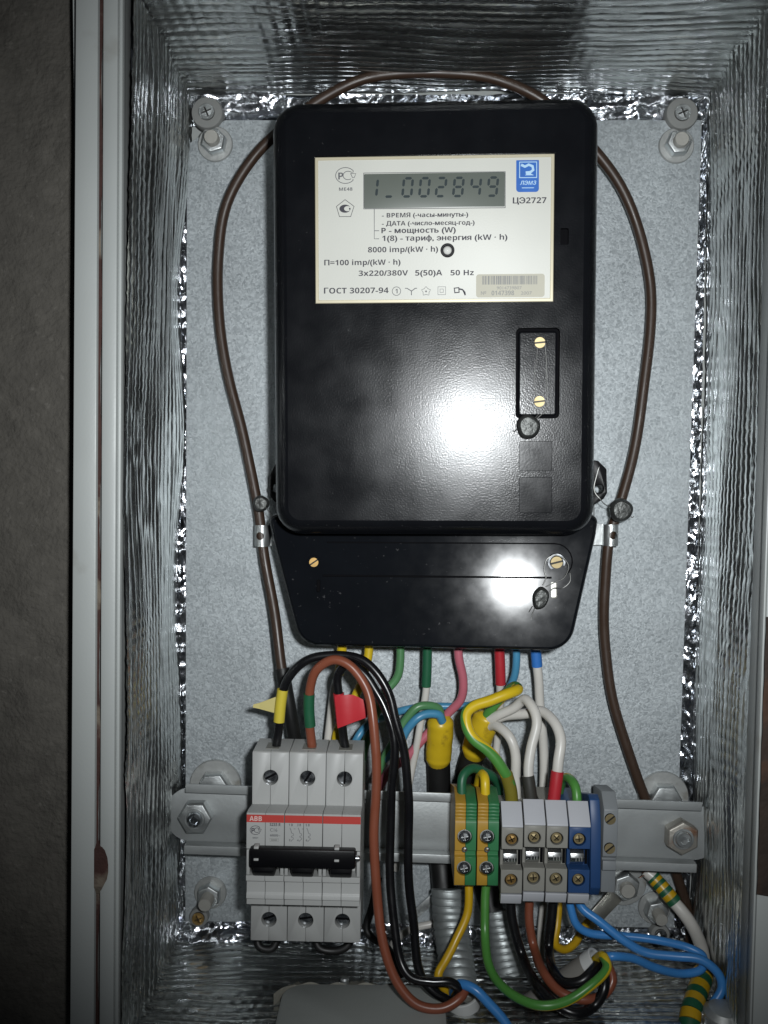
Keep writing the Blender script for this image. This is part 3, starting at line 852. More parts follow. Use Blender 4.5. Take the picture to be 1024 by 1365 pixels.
mark('guide_line', lambda q: (stroke(q, px([(499, 279), (499, 318.3), (505.5, 318.3)]), 0.9 * s_, yT), stroke(q, px([(499.3, 307.6), (505.5, 307.6)]), 0.9 * s_, yT)), INK_SOFT)
# approval marks
def pct(q, cx_, cy_, k, y, h, lw):
    def E(rx, ry, a0, a1, n=26, ox=0, oy=0): return px([(cx_ + ox + rx * k * math.cos(math.radians(a0 + (a1 - a0) * i / n)), cy_ + oy - ry * k * math.sin(math.radians(a0 + (a1 - a0) * i / n))) for i in range(n + 1)], h)
    stroke(q, E(13, 10.5, 35, 325), lw, y)
    stroke(q, E(6.5, 5.6, 50, 310, ox=3.5 * k), lw, y)
    stroke(q, px([(cx_ + 10.5 * k, cy_ - 6 * k), (cx_ + 10.5 * k, cy_ - 4.3 * k), (cx_ + 7.7 * k, cy_ - 4.3 * k)], h), lw, y)
    stroke(q, px([(cx_ + 7 * k, cy_ - 2.5 * k), (cx_ + 14 * k, cy_ - 2.5 * k), (cx_ + 12 * k, cy_ + 2.8 * k), (cx_ + 9.5 * k, cy_ + 2.8 * k), (cx_ + 7 * k, cy_ - 2.5 * k)], h), lw, y)
    stroke(q, px([(cx_ + 10 * k, cy_ + 4.8 * k), (cx_ + 10.3 * k, cy_ + 6 * k)], h), lw, y)
mark('approval_mark', lambda q: (pct(q, 460.5, 234, 1.0, yT, HT, 0.9 * s_), ptext(q, 'P', 451, 457.8, 239.2, 9.0, HT, bold=0.05)), INK_SOFT)
def pentagon(q):
    pts = [(460, 266), (472, 275), (467.5, 288.5), (452.5, 288.5), (448.5, 275)]
    stroke(q, px(pts), 0.9 * s_, yT, True)
    o_ = [(460 + 7.6 * math.cos(a), 278 + 5.4 * math.sin(a)) for a in np.linspace(0.75, 2 * math.pi - 0.75, 20)]
    i_ = [(463.3 + 4.6 * math.cos(a), 278 + 3.4 * math.sin(a)) for a in np.linspace(2 * math.pi - 0.7, 0.7, 20)]
    k = len(q.v); A = px(o_); B = px(list(reversed(i_)))
    q.add([(x, yT, z) for x, z in A] + [(x, yT, z) for x, z in B], [(i, i + 1, 21 + i, 20 + i) for i in range(19)])
    flat(q, px([(465, 277), (467.5, 277), (467, 280), (466, 280)]), HT)
mark('approval_mark', pentagon, INK)
def sym(q):
    c = XZ(528.5, 388, HT); stroke(q, circ(*c, 5.6 * s_), 0.8 * s_, yT, True)
    ptext(q, '1', 527, 530, 391, 6, HT, bold=0.03)
    for a in ((543, 384.5), (553.5, 384.5), (548.5, 393.5)): stroke(q, px([(548.5, 388), a]), 1.1 * s_, yT)
    for x in (541.5, 554.5): stroke(q, px([(x - 1.6, 384.3), (x + 1.6, 384.3)]), 1.0 * s_, yT)
    st = [(568 + (6.4 if i % 2 == 0 else 4.2) * math.sin(i * math.pi / 5), 388.4 - (6.4 if i % 2 == 0 else 4.2) * math.cos(i * math.pi / 5)) for i in range(10)]
    stroke(q, px(st), 0.7 * s_, yT, True); stroke(q, px([(566.6, 388.5), (569.4, 388.5)]), 0.9 * s_, yT); stroke(q, px([(568, 387), (568, 390)]), 0.9 * s_, yT)
    stroke(q, px([(583.8, 382.5), (594, 382.5), (594, 393), (583.8, 393)]), 0.7 * s_, yT, True)
    stroke(q, px([(586.6, 385.5), (591, 385.5), (591, 390), (586.6, 390)]), 0.7 * s_, yT, True)
mark('symbol', sym, INK_SOFT)
mark('symbol', lambda q: (stroke(q, px([(605.5, 384.5), (611.5, 383.8), (612, 390), (606.3, 390.5)]), 1.9 * s_, yT, True),
                          stroke(q, px([(612, 385.5), (616.5, 386.5), (619.5, 390), (620, 394)]), 2.0 * s_, yT), stroke(q, px([(617.5, 388), (619.8, 393)]), 1.6 * s_, yT)), INK)
# pulse lamp window
c = W(596.5, 334.5, HL)
b = MB(); b.ring(c, 5.6 * s_, 9.2 * s_, 0.0, 0.0009, 28); b.build('lamp_ring', BLACK_SMOOTH, plate)
b = MB(); b.lathe(c, [(5.6 * s_, 0.0), (5.2 * s_, 0.0004), (3.4 * s_, 0.0009), (0, 0.0011)], 20); b.build('pulse_lamp', mat('lens', (0.72, 0.72, 0.68), 0.15, 0.0, var=0.03), plate)
# blue badge
b = MB(); BG = rpoly([XZ(687.5, 258, HT), XZ(717.5, 258, HT), XZ(717.5, 216, HT), XZ(687.5, 216, HT)], [0.0014, 0.0014, 0.0003, 0.0003], 5)
tub(b, BG, [(0, HL), (0, HT + 0.02)]); badge = b.build('badge', LOGO_BLUE, plate, smooth=0)
hb = HT + 0.06; yb = -hb / 1000
def logo(q):
    stroke(q, px([(692, 218.5), (714.5, 218.5), (714.5, 239), (692, 239)], hb), 1.5 * s_, yb, True)
    sw = [(694, 222), (699, 224.5), (704, 222), (709, 224), (710, 229), (706, 232), (700, 232.5)]
    stroke(q, px(sw, hb), 3.4 * s_, yb)
    flat(q, px([(699, 236), (704, 232), (711, 236)][::-1], hb), hb + 0.01)
    ptext(q, 'ЛЭМЗ', 692.5, 714, 248.5, 5.0, hb, bold=0.04, shear=0.2)
    stroke(q, px([(695, 252.5), (711, 252.5)], hb), 1.0 * s_, yb)
mark('badge_print', logo, LOGO_PALE, plate)
# barcode sticker
b = MB(); tub(b, prect(634.5, 366, 725.5, 397, HT, 0.0013, 5), [(0, HL), (0, HT + 0.03)]); b.build('barcode_sticker', STICKER, plate, smooth=0)
hk = HT + 0.08; yk = -hk / 1000
def bars(q):
    x = 643.0; r5 = random.Random(11)
    while x < 715.5:
        wv = r5.choice((0.6, 0.6, 1.1, 1.6, 2.0)); flat(q, px([(x, 368.5), (x + wv, 368.5), (x + wv, 380), (x, 380)], hk), hk); x += wv + r5.choice((0.5, 0.7, 0.9, 1.3))
mark('barcode', bars, PALE_INK)
letters('9014739807', 662, 695, 386.6, 4.2, PALE_INK, 0.0, h=hk); letters('0147398', 655, 685, 394.2, 6.0, PALE_INK, 0.008, h=hk)
letters('№', 641, 648, 393.5, 4.5, PALE_INK, 0.0, h=hk); letters('2007', 694, 708.5, 393.6, 4.4, PALE_INK, 0.0, h=hk)
# display
b = MB(); tub(b, prect(485.5, 231.5, 672.5, 278, HL, 0.0003, 1), [(0, HL - 0.1), (0, HL + 0.10), (0.15, HL + 0.14)])
lcd = b.build('display', LCD, meter)
hd = HL + 0.2; yd = -hd / 1000
SEG = {'0': 'abcdef', '1': 'bc', '2': 'abged', '8': 'abcdefg', '4': 'fgbc', '9': 'abcdfg', '_': 'd'}
def seg_digit(q, ch, cx_):
    y0, y1, w = 238.5, 262.5, 5.8
    ym = (y0 + y1) / 2
    def sx(x, y): return cx_ + x + (ym - y) * 0.10
    g = 1.0
    def bar(xa_, ya_, xb_, yb_):
        th = 1.7
        d = Vector((xb_ - xa_, yb_ - ya_)); L = d.length; d.normalize(); nn = Vector((-d.y, d.x)) * th
        a = Vector((xa_, ya_)) + d * g; e = Vector((xb_, yb_)) - d * g
        pts = [a, a + d * th + nn, e - d * th + nn, e, e - d * th - nn, a + d * th - nn]
        flat(q, px([(sx(p.x, p.y), p.y) for p in pts], hd), hd)
    C = {'a': (-w, y0, w, y0), 'b': (w, y0, w, ym), 'c': (w, ym, w, y1), 'd': (-w, y1, w, y1), 'e': (-w, ym, -w, y1), 'f': (-w, y0, -w, ym), 'g': (-w, ym, w, ym)}
    for sgm in SEG[ch]: bar(*C[sgm])
for ch, x in zip('1_002849', (497, 519.5, 543.5, 566, 588, 611, 634, 656.5)):
    mb = MB(); seg_digit(mb, ch, x); mb.build('digit', LCD_INK, lcd, smooth=0)
mark('display_edge', lambda q: stroke(q, px([(485, 231), (673, 231), (673, 278.5), (485, 278.5)], hd), 1.2 * s_, yd, True), INK_SOFT, lcd)

# terminal cover: slopes forward towards its lower edge
zt = Z(690, 50)
TILT = math.tan(math.radians(8.9)); TX = -0.044
def cwarp(x, h, z): return (x, -(h / 1000 + (zt - z) * TILT * min(1, h / 40) - (x - 0.012) * TX * min(1, h / 40)), z)
HC = 47.0
cov = [(346, 694), (351, 718), (394, 868), (759, 871), (797, 718), (801, 694), (775, 676), (385, 676)]
co = rpoly([XZ(x, y, 56) for x, y in cov], [0.004, 0.01, 0.013, 0.014, 0.01, 0.004, 0.004, 0.004], 9)
hc_ = 59
slot = rpoly([XZ(424, 775, 61), XZ(737, 775.3, 61), XZ(737, 772.6, 61), XZ(424, 772.3, 61)], 0, 2)
_c = [(430, 726.5), (480, 726.5), (560, 726.5), (640, 726.5), (700, 726.5), (740, 726.5)] + [(740 + 24 * math.sin(a), 750.5 - 24 * math.cos(a)) for a in np.linspace(0.3, 2.5, 9)]
_d = [(x, y + 1.9) for x, y in _c[:6]] + [(740 + 22.2 * math.sin(a), 750.5 - 22.2 * math.cos(a)) for a in np.linspace(0.3, 2.5, 9)]
slot2 = [XZ(x, y, 57) for x, y in _c] + [XZ(x, y, 57) for x, y in reversed(_d)]
keyr = rpoly([XZ(735.5, 779, 60), XZ(743.5, 779, 60), XZ(743.5, 801, 60), XZ(735.5, 801, 60)], 0.0009, 3)
keyl = rpoly([XZ(416, 779, 60), XZ(421, 779, 60), XZ(421, 796, 60), XZ(416, 796, 60)], 0.0006, 3)
b = MB()
tub(b, co, [(0.6, 3), (0.6, 25), (0, 36), (0.15, 40), (0.7, 43.4), (1.4, 45), (2.1, 45.8), (2.7, 46)],
    [(slot, 1.6, 1), (slot2, 1.2, 1), (keyr, 3.5, 2), (keyl, 2.0, 1)], warp=cwarp)
tcov = b.build('terminal_cover', [BLACK_COVER, CAVITY, ROD], meter, smooth=34)
def cov_h(px_, py_):
    p = W(px_, py_, 58); h = 46 + (zt - p.z) * TILT * 1000 - (p.x - 0.012) * TX * 1000
    p = W(px_, py_, h); return 46 + (zt - p.z) * TILT * 1000 - (p.x - 0.012) * TX * 1000
for x, y, rr_, m, a in ((415, 752, 6.3, BRASS_DARK, 0.6), (740, 751, 8.0, BRASS, 0.25)):
    hh = cov_h(x, y) - 0.2
    b = MB(); b.ring(W(x, y, hh), rr_ * S(hh) * 1.02, rr_ * S(hh) * 1.55, -0.0004, 0.0006, 28); b.build('screw_collar', BLACK_COVER if m is BRASS_DARK else CHROME, tcov)
    b = MB(); screw_head(b, W(x, y, hh), rr_ * S(hh), 0.0014, 'slot', a); b.build('screw', m, tcov)

# ------------------------------------------------------------------ circuit breaker
HTm, HN = 61.0, 78.0
brk = thing('circuit_breaker', 'white three-pole circuit breaker with red stripe and black toggle', 'circuit breaker', W(404, 1256, HTm), rot=0.9)
zc = lambda y, h: Z(y, h, 404)
prof = [(21, zc(1045, HTm)), (36, zc(1030, HTm)), (37, zc(1003, HTm)), (HTm - 0.8, zc(1003, HTm)), (HTm, zc(1004.5, HTm)), (HTm, zc(1073, HTm)), (HN - 5, zc(1080, HN - 5)), (HN, zc(1085, HN)),
        (HN, zc(1133, HN)), (70, zc(1134, HN)), (70, zc(1168, HN)), (HN, zc(1168.5, HN)), (HN, zc(1176, HN)),
        (HN - 2.2, zc(1178, HN)), (HN - 2.2, zc(1193, HN)), (HN - 1.6, zc(1195, HN)), (HN - 1.2, zc(1201, HN)), (HN - 2.4, zc(1202.2, HN)),
        (HN - 2.4, zc(1210, HN)), (HTm, zc(1210.5, HN)), (HTm, zc(1255, HTm)), (HTm - 1, zc(1256, HTm)), (21, zc(1256, HTm))]
xl = W(325.5, 1110, HN).x; wp = (W(478.5, 1110, HN).x - xl) / 3
for p in range(3):
    pcx = xl + wp * (p + 0.5)
    holes = []
    for y in (1037.5, 1227):
        holes.append(((Vector((pcx, -HTm / 1000, zc(y, HTm))), [(0.0037, -0.007), (0.0037, 0.003)], 24), {}))
    pole = None
    for q in range(2):
        a = xl + wp * p + (0.00012 if q == 0 else wp / 2 + 0.00005); e = a + wp / 2 - 0.00017
        b = MB(); b.side(prof, a, e)
        pz = zc(1134, HN), zc(1168, HN)
        hs = b.build('housing', MCB_WHITE, brk, bevel=0.00018, bseg=1, cuts=holes)
        b = MB()
        xq = (a + 0.0001, a + 0.0017) if q == 0 else (e - 0.0017, e - 0.0001)
        b.box(xq[0], xq[1], pz[1] + 0.0001, pz[0] - 0.0001, 69.5, HN - 0.15)
        b.build('slot_post', MCB_WHITE, brk, bevel=0.0003)
    for y, a in ((1037.5, 0.5 + 0.5 * p), (1227, 0.35 - 0.2 * p)):
        b = MB(); c = Vector((pcx, -(HTm - 4.2) / 1000, zc(y, HTm)))
        b.lathe(c, [(0.00365, -0.002), (0.00365, 0.0002)], 20, mi=1)
        screw_head(b, c, 0.0033, 0.0022, 'slot', a, dome=0.45); b.build('terminal_screw', [CHROME, CAVITY], brk)
    # toggle of this pole
    b = MB(); x_a = pcx - 0.0049; x_e = pcx + 0.0049
    b.side([(70.2, zc(1136, HN)), (82, zc(1140, HN)), (83, zc(1158, HN)), (80, zc(1166.5, HN)), (70.2, zc(1167, HN))], x_a, x_e)
    b.build('toggle', BLACK_SMOOTH, brk, bevel=0.0006)
    # wire entry on the upper face
    b = MB(); b.box(pcx - 0.0032, pcx + 0.0032, zc(1003, HTm) - 0.0002, zc(1003, HTm) + 0.0002, 45, 56); b.build('wire_entry', BLOCK_GREY, brk)
    # red stripe
    b = MB(); b.box(xl + wp * p + 0.0002, xl + wp * (p + 1) - 0.0002, zc(1097.2, HN), zc(1087.2, HN), HN - 0.2, HN + 0.12); b.build('red_stripe', RED, brk)
b = MB(); b.box(W(330.5, 1140, 86).x, W(471.5, 1140, 86).x, Z(1158, 86, 404), Z(1133, 86, 404), 80.5, 86); b.build('tie_bar', BLACK_SMOOTH, brk, bevel=0.0009)
for x in (339, 446.5):
    for y0_, y1_ in ((1129.5, 1132.8), (1145.5, 1148.5)):
        b = MB(); b.pbox(x - 3.2, y0_, x + 3.2, y1_, 82, 86.6); b.build('clip', MCB_WHITE, brk, bevel=0.0002)
b = MB(); b.lathe(W(472, 1143, 83), [(0.0014, 0.0), (0.0014, 0.0016), (0.0008, 0.002)], 14, axis=Vector((1, 0, 0))); b.build('tie_pin', CHROME, brk)
hx = HN + 0.18; yx = -hx / 1000; sx_ = S(hx)
def bl(s, x0_, x1_, yb_, cap, m=INK, bold=0.02, h=hx):
    mb = MB(); ptext(mb, s, x0_, x1_, yb_, cap, h, bold=bold); return mb.build('lettering', m, brk, smooth=0)
bl('ABB', 329.8, 346.2, 1095.2, 6.6, mat('stripe_lettering', (0.72, 0.55, 0.52), 0.5), 0.05, HN + 0.3)
bl('S233 R', 357, 371.3, 1101.5, 4.0, INK, 0.04)
bl('C16', 357.4, 367, 1109, 4.6, INK_SOFT, 0.0)
bl('6000~', 357.5, 371, 1115.5, 3.0, INK_SOFT, 0.02)
mb = MB(); pct(mb, 338, 1107.5, 0.55, yx, hx, 0.7 * sx_); ptext(mb, 'P', 332.6, 336.8, 1110.6, 6, hx, bold=0.05); mb.build('approval_mark', INK, brk, smooth=0)
bl('МЕ61', 334.5, 341.5, 1118.8, 2.2, INK_SOFT, 0.03)
mb = MB(); stroke(mb, [XZ(x, y, hx) for x, y in ((357.4, 1118.2), (368.6, 1118.2), (368.6, 1122.4), (357.4, 1122.4))], 0.6 * sx_, yx, True)
flat(mb, [XZ(x, y, hx) for x, y in ((359, 1119.3), (367, 1119.3), (367, 1121.3), (359, 1121.3))], hx); mb.build('approval_mark', PALE_INK, brk, smooth=0)
for k, x in enumerate((384.5, 395.5, 407)):
    bl('%d B' % (2 * k + 1), x - 2.2, x + 3.0, 1101.3, 3.4, INK_SOFT, 0.03)
    mb = MB()
    stroke(mb, [XZ(x + u, y, hx) for u, y in ((-0.8, 1103.5), (0.6, 1106.5), (1.4, 1109.5), (1.4, 1110.5), (4, 1111.5), (4, 1114), (1.6, 1114.8), (1.6, 1116), (4, 1117), (4, 1119), (1.6, 1120.5), (1, 1122))], 0.65 * sx_, yx)
    if k < 2: stroke(mb, [XZ(x + u, 1105, hx) for u in (4.5, 6.5)], 0.6 * sx_, yx)
    mb.build('circuit_symbol', INK_SOFT, brk, smooth=0)
    bl(str(2 * k + 2), x - 1.8, x + 0.2, 1121.5, 2.8, INK_SOFT, 0.03)

# ------------------------------------------------------------------ terminal blocks
HB = 68.0
def grey_block(px0, px1, dy, label, body, marker=MARKER, smat=BRASS):
    xa_, xb_ = W(px0, 1130, HB).x, W(px1, 1130, HB).x
    g = 0.00018; xa_ += g; xb_ -= g
    cxm = (xa_ + xb_) / 2
    zz = lambda y, h=HB: Z(y + dy, h, 710)
    t = thing('terminal_block', label, 'terminal block', Vector((cxm, -0.024, zz(1203))), 'terminal blocks on the rail', rot=0.8)
    prof = [(20, zz(1090)), (58, zz(1090)), (HB - 1.5, zz(1099)), (HB, zz(1101)), (HB, zz(1129.5)), (62, zz(1130)), (62, zz(1156)), (HB, zz(1157)), (HB, zz(1188)), (HB - 2, zz(1190)), (40, zz(1192)), (20, zz(1185))]
    sc = [(zz(1117), 1117), (zz(1171), 1171)]
    b = MB(); b.side(prof, xa_, xb_)
    cuts = [((Vector((cxm - 0.0002, -HB / 1000, z)), [(0.0031, -0.004), (0.0031, 0.003)], 20), {}) for z, _ in sc]
    b.build('housing', body, t, bevel=0.00025, bseg=1, cuts=cuts)
    for i, (z, _) in enumerate(sc):
        c = Vector((cxm - 0.0002, -(HB - 2.6) / 1000, z))
        b = MB(); b.lathe(c, [(0.00305, -0.001), (0.00305, 0.0002)], 18, mi=1); screw_head(b, c, 0.0026, 0.0018, 'cross', rnd.uniform(0, 1.5)); b.build('screw', [smat, CAVITY], t)
    # white markers
    b = MB(); b.side([(57.5, zz(1075.5)), (60, zz(1072.5)), (HB + 0.4, zz(1098)), (HB + 0.4, zz(1100)), (HB - 1.5, zz(1100)), (55, zz(1086))], xa_ + 0.0001, xb_ - 0.0001); b.build('marker', marker, t, bevel=0.0002)
    b = MB(); b.side([(HB + 0.4, zz(1189.5)), (HB + 0.4, zz(1191)), (HB - 1.5, zz(1203.5)), (HB - 6, zz(1203.5)), (HB - 6, zz(1191))], xa_ + 0.0001, xb_ - 0.0001); b.build('marker', marker, t, bevel=0.0002)
    # jumper clamp in the window
    b = MB(); wv = xb_ - xa_
    pr = [(62.2 + 4.2 * math.sin(a), zz(1143.5) + 0.0041 * math.cos(a)) for a in np.linspace(0, math.pi, 7)]
    b.side(pr, xa_ + 0.12 * wv, xa_ + 0.76 * wv); jb = b.build('jumper_clamp', BRIGHT, t, bevel=0.0002)
    b = MB()
    for xx in (0.35, 0.5, 0.62): b.side([(64, zz(1141)), (66.9, zz(1141)), (66.9, zz(1147)), (64, zz(1147))], xa_ + xx * wv, xa_ + (xx + .03) * wv)
    b.build('clamp_ridge', ZINC_DULL, t)
    b = MB(); b.box(xb_ - 0.0016, xb_ - 0.0003, zz(1155), zz(1131.5), 61, 62.6); b.build('window_slot', CAVITY, t)
    return t
grey_block(667, 696.5, 3.0, 'grey terminal block with white markers next to the green and yellow blocks', BLOCK_GREY, smat=BRASS_DARK)
grey_block(697, 726.5, 0.0, 'grey terminal block with white markers in the middle of three grey blocks', BLOCK_GREY)
grey_block(727, 756.5, 1.0, 'grey terminal block with white markers touching the blue block', BLOCK_GREY, smat=BRASS)
grey_block(757, 786.5, 2.0, 'blue terminal block with white markers', BLOCK_BLUE, smat=BRASS)
def earth_block(px0, px1, label):
    HE = 66.0
    xa_, xb_ = W(px0, 1130, HE).x + 0.00018, W(px1, 1130, HE).x - 0.00018
    xm = xa_ + (xb_ - xa_) * 0.50; cxm = (xa_ + xb_) / 2
    zz = lambda y, h=HE: Z(y, h, 635)
    t = thing('earth_terminal', label, 'terminal block', Vector((cxm, -0.024, zz(1184))), 'terminal blocks on the rail', rot=0.8)
    def prof(ribs):
        p = [(20, zz(1085)), (52, zz(1062)), (HE - 2.5, zz(1069))]
        for k in range(5):
            y = 1071 + k * 4.6
            p += [(HE - 0.3, zz(y)), (HE, zz(y + 0.4)), (HE, zz(y + 3.0)), (HE - 0.9, zz(y + 3.6))]
        p += [(HE, zz(1096)), (HE, zz(1134)), (HE - 2, zz(1136)), (HE - 2, zz(1141)), (HE, zz(1143)), (HE, zz(1180)), (HE - 2.5, zz(1183.5)), (42, zz(1184)), (20, zz(1178))]
        return p
    cuts = [((Vector((cxm - 0.0004, -HE / 1000, zz(y))), [(0.0036, -0.003), (0.0036, 0.003)], 20), {}) for y in (1116, 1158)]
    b = MB(); b.side(prof(1), xa_, xm - 0.00006); b.build('housing', BLOCK_YELLOW, t, bevel=0.00015, bseg=1, cuts=cuts)
    b = MB(); b.side(prof(1), xm + 0.00006, xb_); b.build('housing', BLOCK_GREEN, t, bevel=0.00015, bseg=1, cuts=cuts)
    for y in (1116, 1158):
        c = Vector((cxm - 0.0004, -(HE - 1.8) / 1000, zz(y)))
        b = MB(); b.lathe(c, [(0.0033, -0.0012), (0.0033, 0.0003)], 18, mi=1); screw_head(b, c, 0.0029, 0.0022, 'cross', 0.2, dome=0.5); b.build('screw', [CHROME, ZINC_DULL], t)
    b = MB(); screw_head(b, Vector((cxm - 0.0004, -(HE - 1.2) / 1000, zz(1132.5))), 0.0014, 0.0016, 'cross', 0.4); b.build('small_screw', CHROME, t)
earth_block(605, 634.5, 'left green and yellow earth terminal block on the rail')
earth_block(635, 664.5, 'right green and yellow earth terminal block beside the grey blocks')
# blue end cover and end stop
b = MB(); hE = 60.0
b.side([(20, Z(1090, hE)), (52, Z(1064, hE)), (56, Z(1068, hE)), (hE, Z(1098, hE)), (hE, Z(1182, hE)), (hE - 4, Z(1196, hE)), (30, Z(1196, hE)), (20, Z(1180, hE))], W(786, 1100, hE).x + 0.0006, W(801.5, 1100, hE).x)
o = b.build('end_cover', BLOCK_BLUE, bevel=0.0005); tag(o, 'tall plain blue end cover beside the blue terminal block', 'end cover')
es = thing('end_stop', 'grey end stop with two screws closing the row of terminal blocks', 'end stop', W(812, 1190, 44), rot=1.2)
b = MB(); b.side([(18, Z(1066, 44)), (38, Z(1058, 44)), (46, Z(1078, 46)), (46, Z(1140, 46)), (44, Z(1143, 46)), (44, Z(1190, 46)), (18, Z(1186, 44))], W(801.5, 1100, 46).x + 0.0004, W(822, 1100, 46).x)
b.build('body', STOP_GREY, es, bevel=0.0005)
b = MB(); b.side([(46.2, Z(1146, 46)), (46.2, Z(1158, 46)), (45, Z(1160, 46)), (43, Z(1160, 46)), (43, Z(1146, 46))], W(803, 1100, 46).x, W(821, 1100, 46).x); b.build('rib', STOP_GREY, es, bevel=0.0003)
for y in (1091, 1130):
    b = MB(); c = W(811, y, 46); screw_head(b, c, 7.2 * S(46), 0.0028, 'slot', 0.7, dome=0.5); b.build('screw', BRASS, es)

# ------------------------------------------------------------------ cables and wires
def wpts(L): return [W(*p) for p in L]
def wire(name, label, L, r, m, sleeves=(), mis=None, split=0.5, rot=0.0, twist=0.0, cat='wire', group='wires in the cabinet', sub=7, seg=14):
    """sleeves: (list of points, radius, material, part name)"""
    mats = m if isinstance(m, list) else [m]
    pts = wpts(L)
    mb = MB(); mb.tube(pts, r / 1000, seg, sub, mis=(0, 1) if len(mats) > 1 else (0,), split=split, rot=rot, twist=twist)
    if sleeves:
        t = thing(name, label, cat, pts[-1], group)
        mb.build('core' if cat == 'wire' else 'sheath', mats, t, smooth=50)
        for sl in sleeves:
            q = MB(); q.tube(wpts(sl[0]), sl[1] / 1000 if not callable(sl[1]) else sl[1], seg, 6); q.build(sl[3] if len(sl) > 3 else 'sleeve', sl[2], t, smooth=50)
        return t
    o = mb.build(name, mats, smooth=50)
    return tag(o, label, cat, group)

# thick brown loop round the meter
wire('brown_cable', 'thick dark brown cable looping round the meter over its top',
     [(398, 1060, 14), (394, 990, 20), (385, 940, 24), (376, 890, 22), (366, 820, 18), (356, 760, 15), (348.5, 713, 13), (342, 665, 12), (325, 582, 10), (304, 500, 9), (292.5, 420, 9), (290.5, 345, 9), (303, 272, 11),
      (338, 210, 15), (384, 165, 20), (430, 131, 22), (482, 107, 22), (540, 97, 22), (600, 97, 22), (660, 106, 22), (722, 133, 22), (775, 180, 18), (822, 240, 13), (851, 305, 10),
      (866, 370, 9), (867, 435, 9), (858, 520, 9), (844, 605, 9), (824, 682, 12), (812, 717, 13), (806.5, 785, 11), (806, 850, 9), (811, 900, 9), (822, 952, 9), (840, 1010, 9), (861, 1064, 8), (884, 1118, 6), (902, 1165, 4), (917, 1215, 3), (921, 1280, 8)],
     2.75, W_CABLE, [([(394, 990, 20), (386, 945, 24.2), (381, 918, 24), (376.5, 891, 22.4)], 3.7, SHEATH, 'tape')], cat='cable', group='cables')

# breaker feeds
yb1 = ([(372, 962, 53), (374, 940, 53.5), (377, 919, 54)], 2.75, S_YELLOW)
t = wire('black_wire', 'black wire with yellow sleeve from the first breaker pole arching over the others',
     [(368, 1006, 50), (371, 975, 52), (376, 930, 54), (386, 902, 55), (408, 881, 56), (440, 873, 57), (478, 878, 59), (502, 896, 61), (517, 922, 63), (527, 957, 65), (536, 990, 66), (542, 1028, 66), (545, 1062, 66), (544, 1120, 66), (546, 1180, 66), (551, 1232, 68), (560, 1296, 72), (578, 1322, 74), (598, 1334, 74)],
     2.15, W_BLACK, [yb1])
mb = MB()
fl = [(373, 927, 53.5), (346, 937, 52.5), (338, 939, 52.5), (337, 943, 52.5), (346, 945, 52.5), (368, 951, 53.5)]
P = wpts(fl); mb.add([p for p in P] + [p + Vector((0, 0.0005, 0)) for p in P], [tuple(range(6)), tuple(reversed(range(6, 12)))] + [(i, (i + 1) % 6, (i + 1) % 6 + 6, i + 6) for i in range(6)])
mb.build('flag', FLAG_YEL, t, smooth=0)
wire('brown_wire', 'reddish brown wire with green sleeve from the middle breaker pole',
     [(416, 1008, 50), (415, 985, 52), (412, 945, 54), (414, 912, 56), (424, 891, 58), (444, 880, 60), (468, 888, 62), (487, 915, 64), (497, 955, 67), (501, 1000, 69), (501, 1060, 70), (499, 1120, 70), (502, 1190, 72), (512, 1260, 76), (530, 1312, 80), (556, 1338, 82), (590, 1344, 82), (614, 1330, 80), (622, 1316, 76)],
     2.3, W_BROWN, [([(413.5, 968, 53), (411.8, 945, 54), (412.2, 925, 55)], 2.75, S_DGREEN)])
t = wire('black_wire', 'black wire with red flag from the third breaker pole',
     [(462, 1008, 50), (459, 985, 51), (455, 950, 52), (451, 920, 53), (452, 897, 54), (464, 885, 55), (486, 898, 57), (500, 920, 59), (514, 945, 61), (524, 978, 63), (526, 1016, 64), (522, 1056, 64), (520, 1120, 64), (521, 1180, 66), (525, 1232, 70), (535, 1282, 75), (548, 1303, 78), (575, 1309, 79), (600, 1309, 79), (611, 1318, 78), (606, 1332, 72)],
     2.15, W_BLACK)
tflag = thing('marker_flag', 'red tape flag folded round a black breaker wire', 'flag', W(452, 970, 53))
n_ = 8; mb = MB(); front = []
for i in range(n_):
    u = i / (n_ - 1)
    xt = 446 + (490 - 446) * u; yt = 926 + 6 * abs(u - 0.45) + (8 if u > 0.6 else 0) * (u - 0.6) * 2
    xb2 = 450 + (490 - 450) * u; ybm = 971 - 15 * u
    hh = 55.5 + 1.2 * math.sin(u * 5)
    front += [W(xt, yt, hh), W((xt + xb2) / 2, (yt + ybm) / 2, hh + 0.6), W(xb2, ybm, hh)]
k = len(front); fc = []
for i in range(n_ - 1):
    for j in range(2): a = i * 3 + j; fc.append((a, a + 3, a + 4, a + 1))
mb.add(front, fc); mb.add([p + Vector((0, 0.0006, 0)) for p in front], fc)
mb.build('tape', FLAG_RED, tflag, smooth=60)
mb = MB(); mb.tube(wpts([(455.8, 966, 52), (453.6, 945, 52.4), (451.3, 924, 53)]), 0.0027, 14, 5); mb.build('wrap', FLAG_RED, tflag)

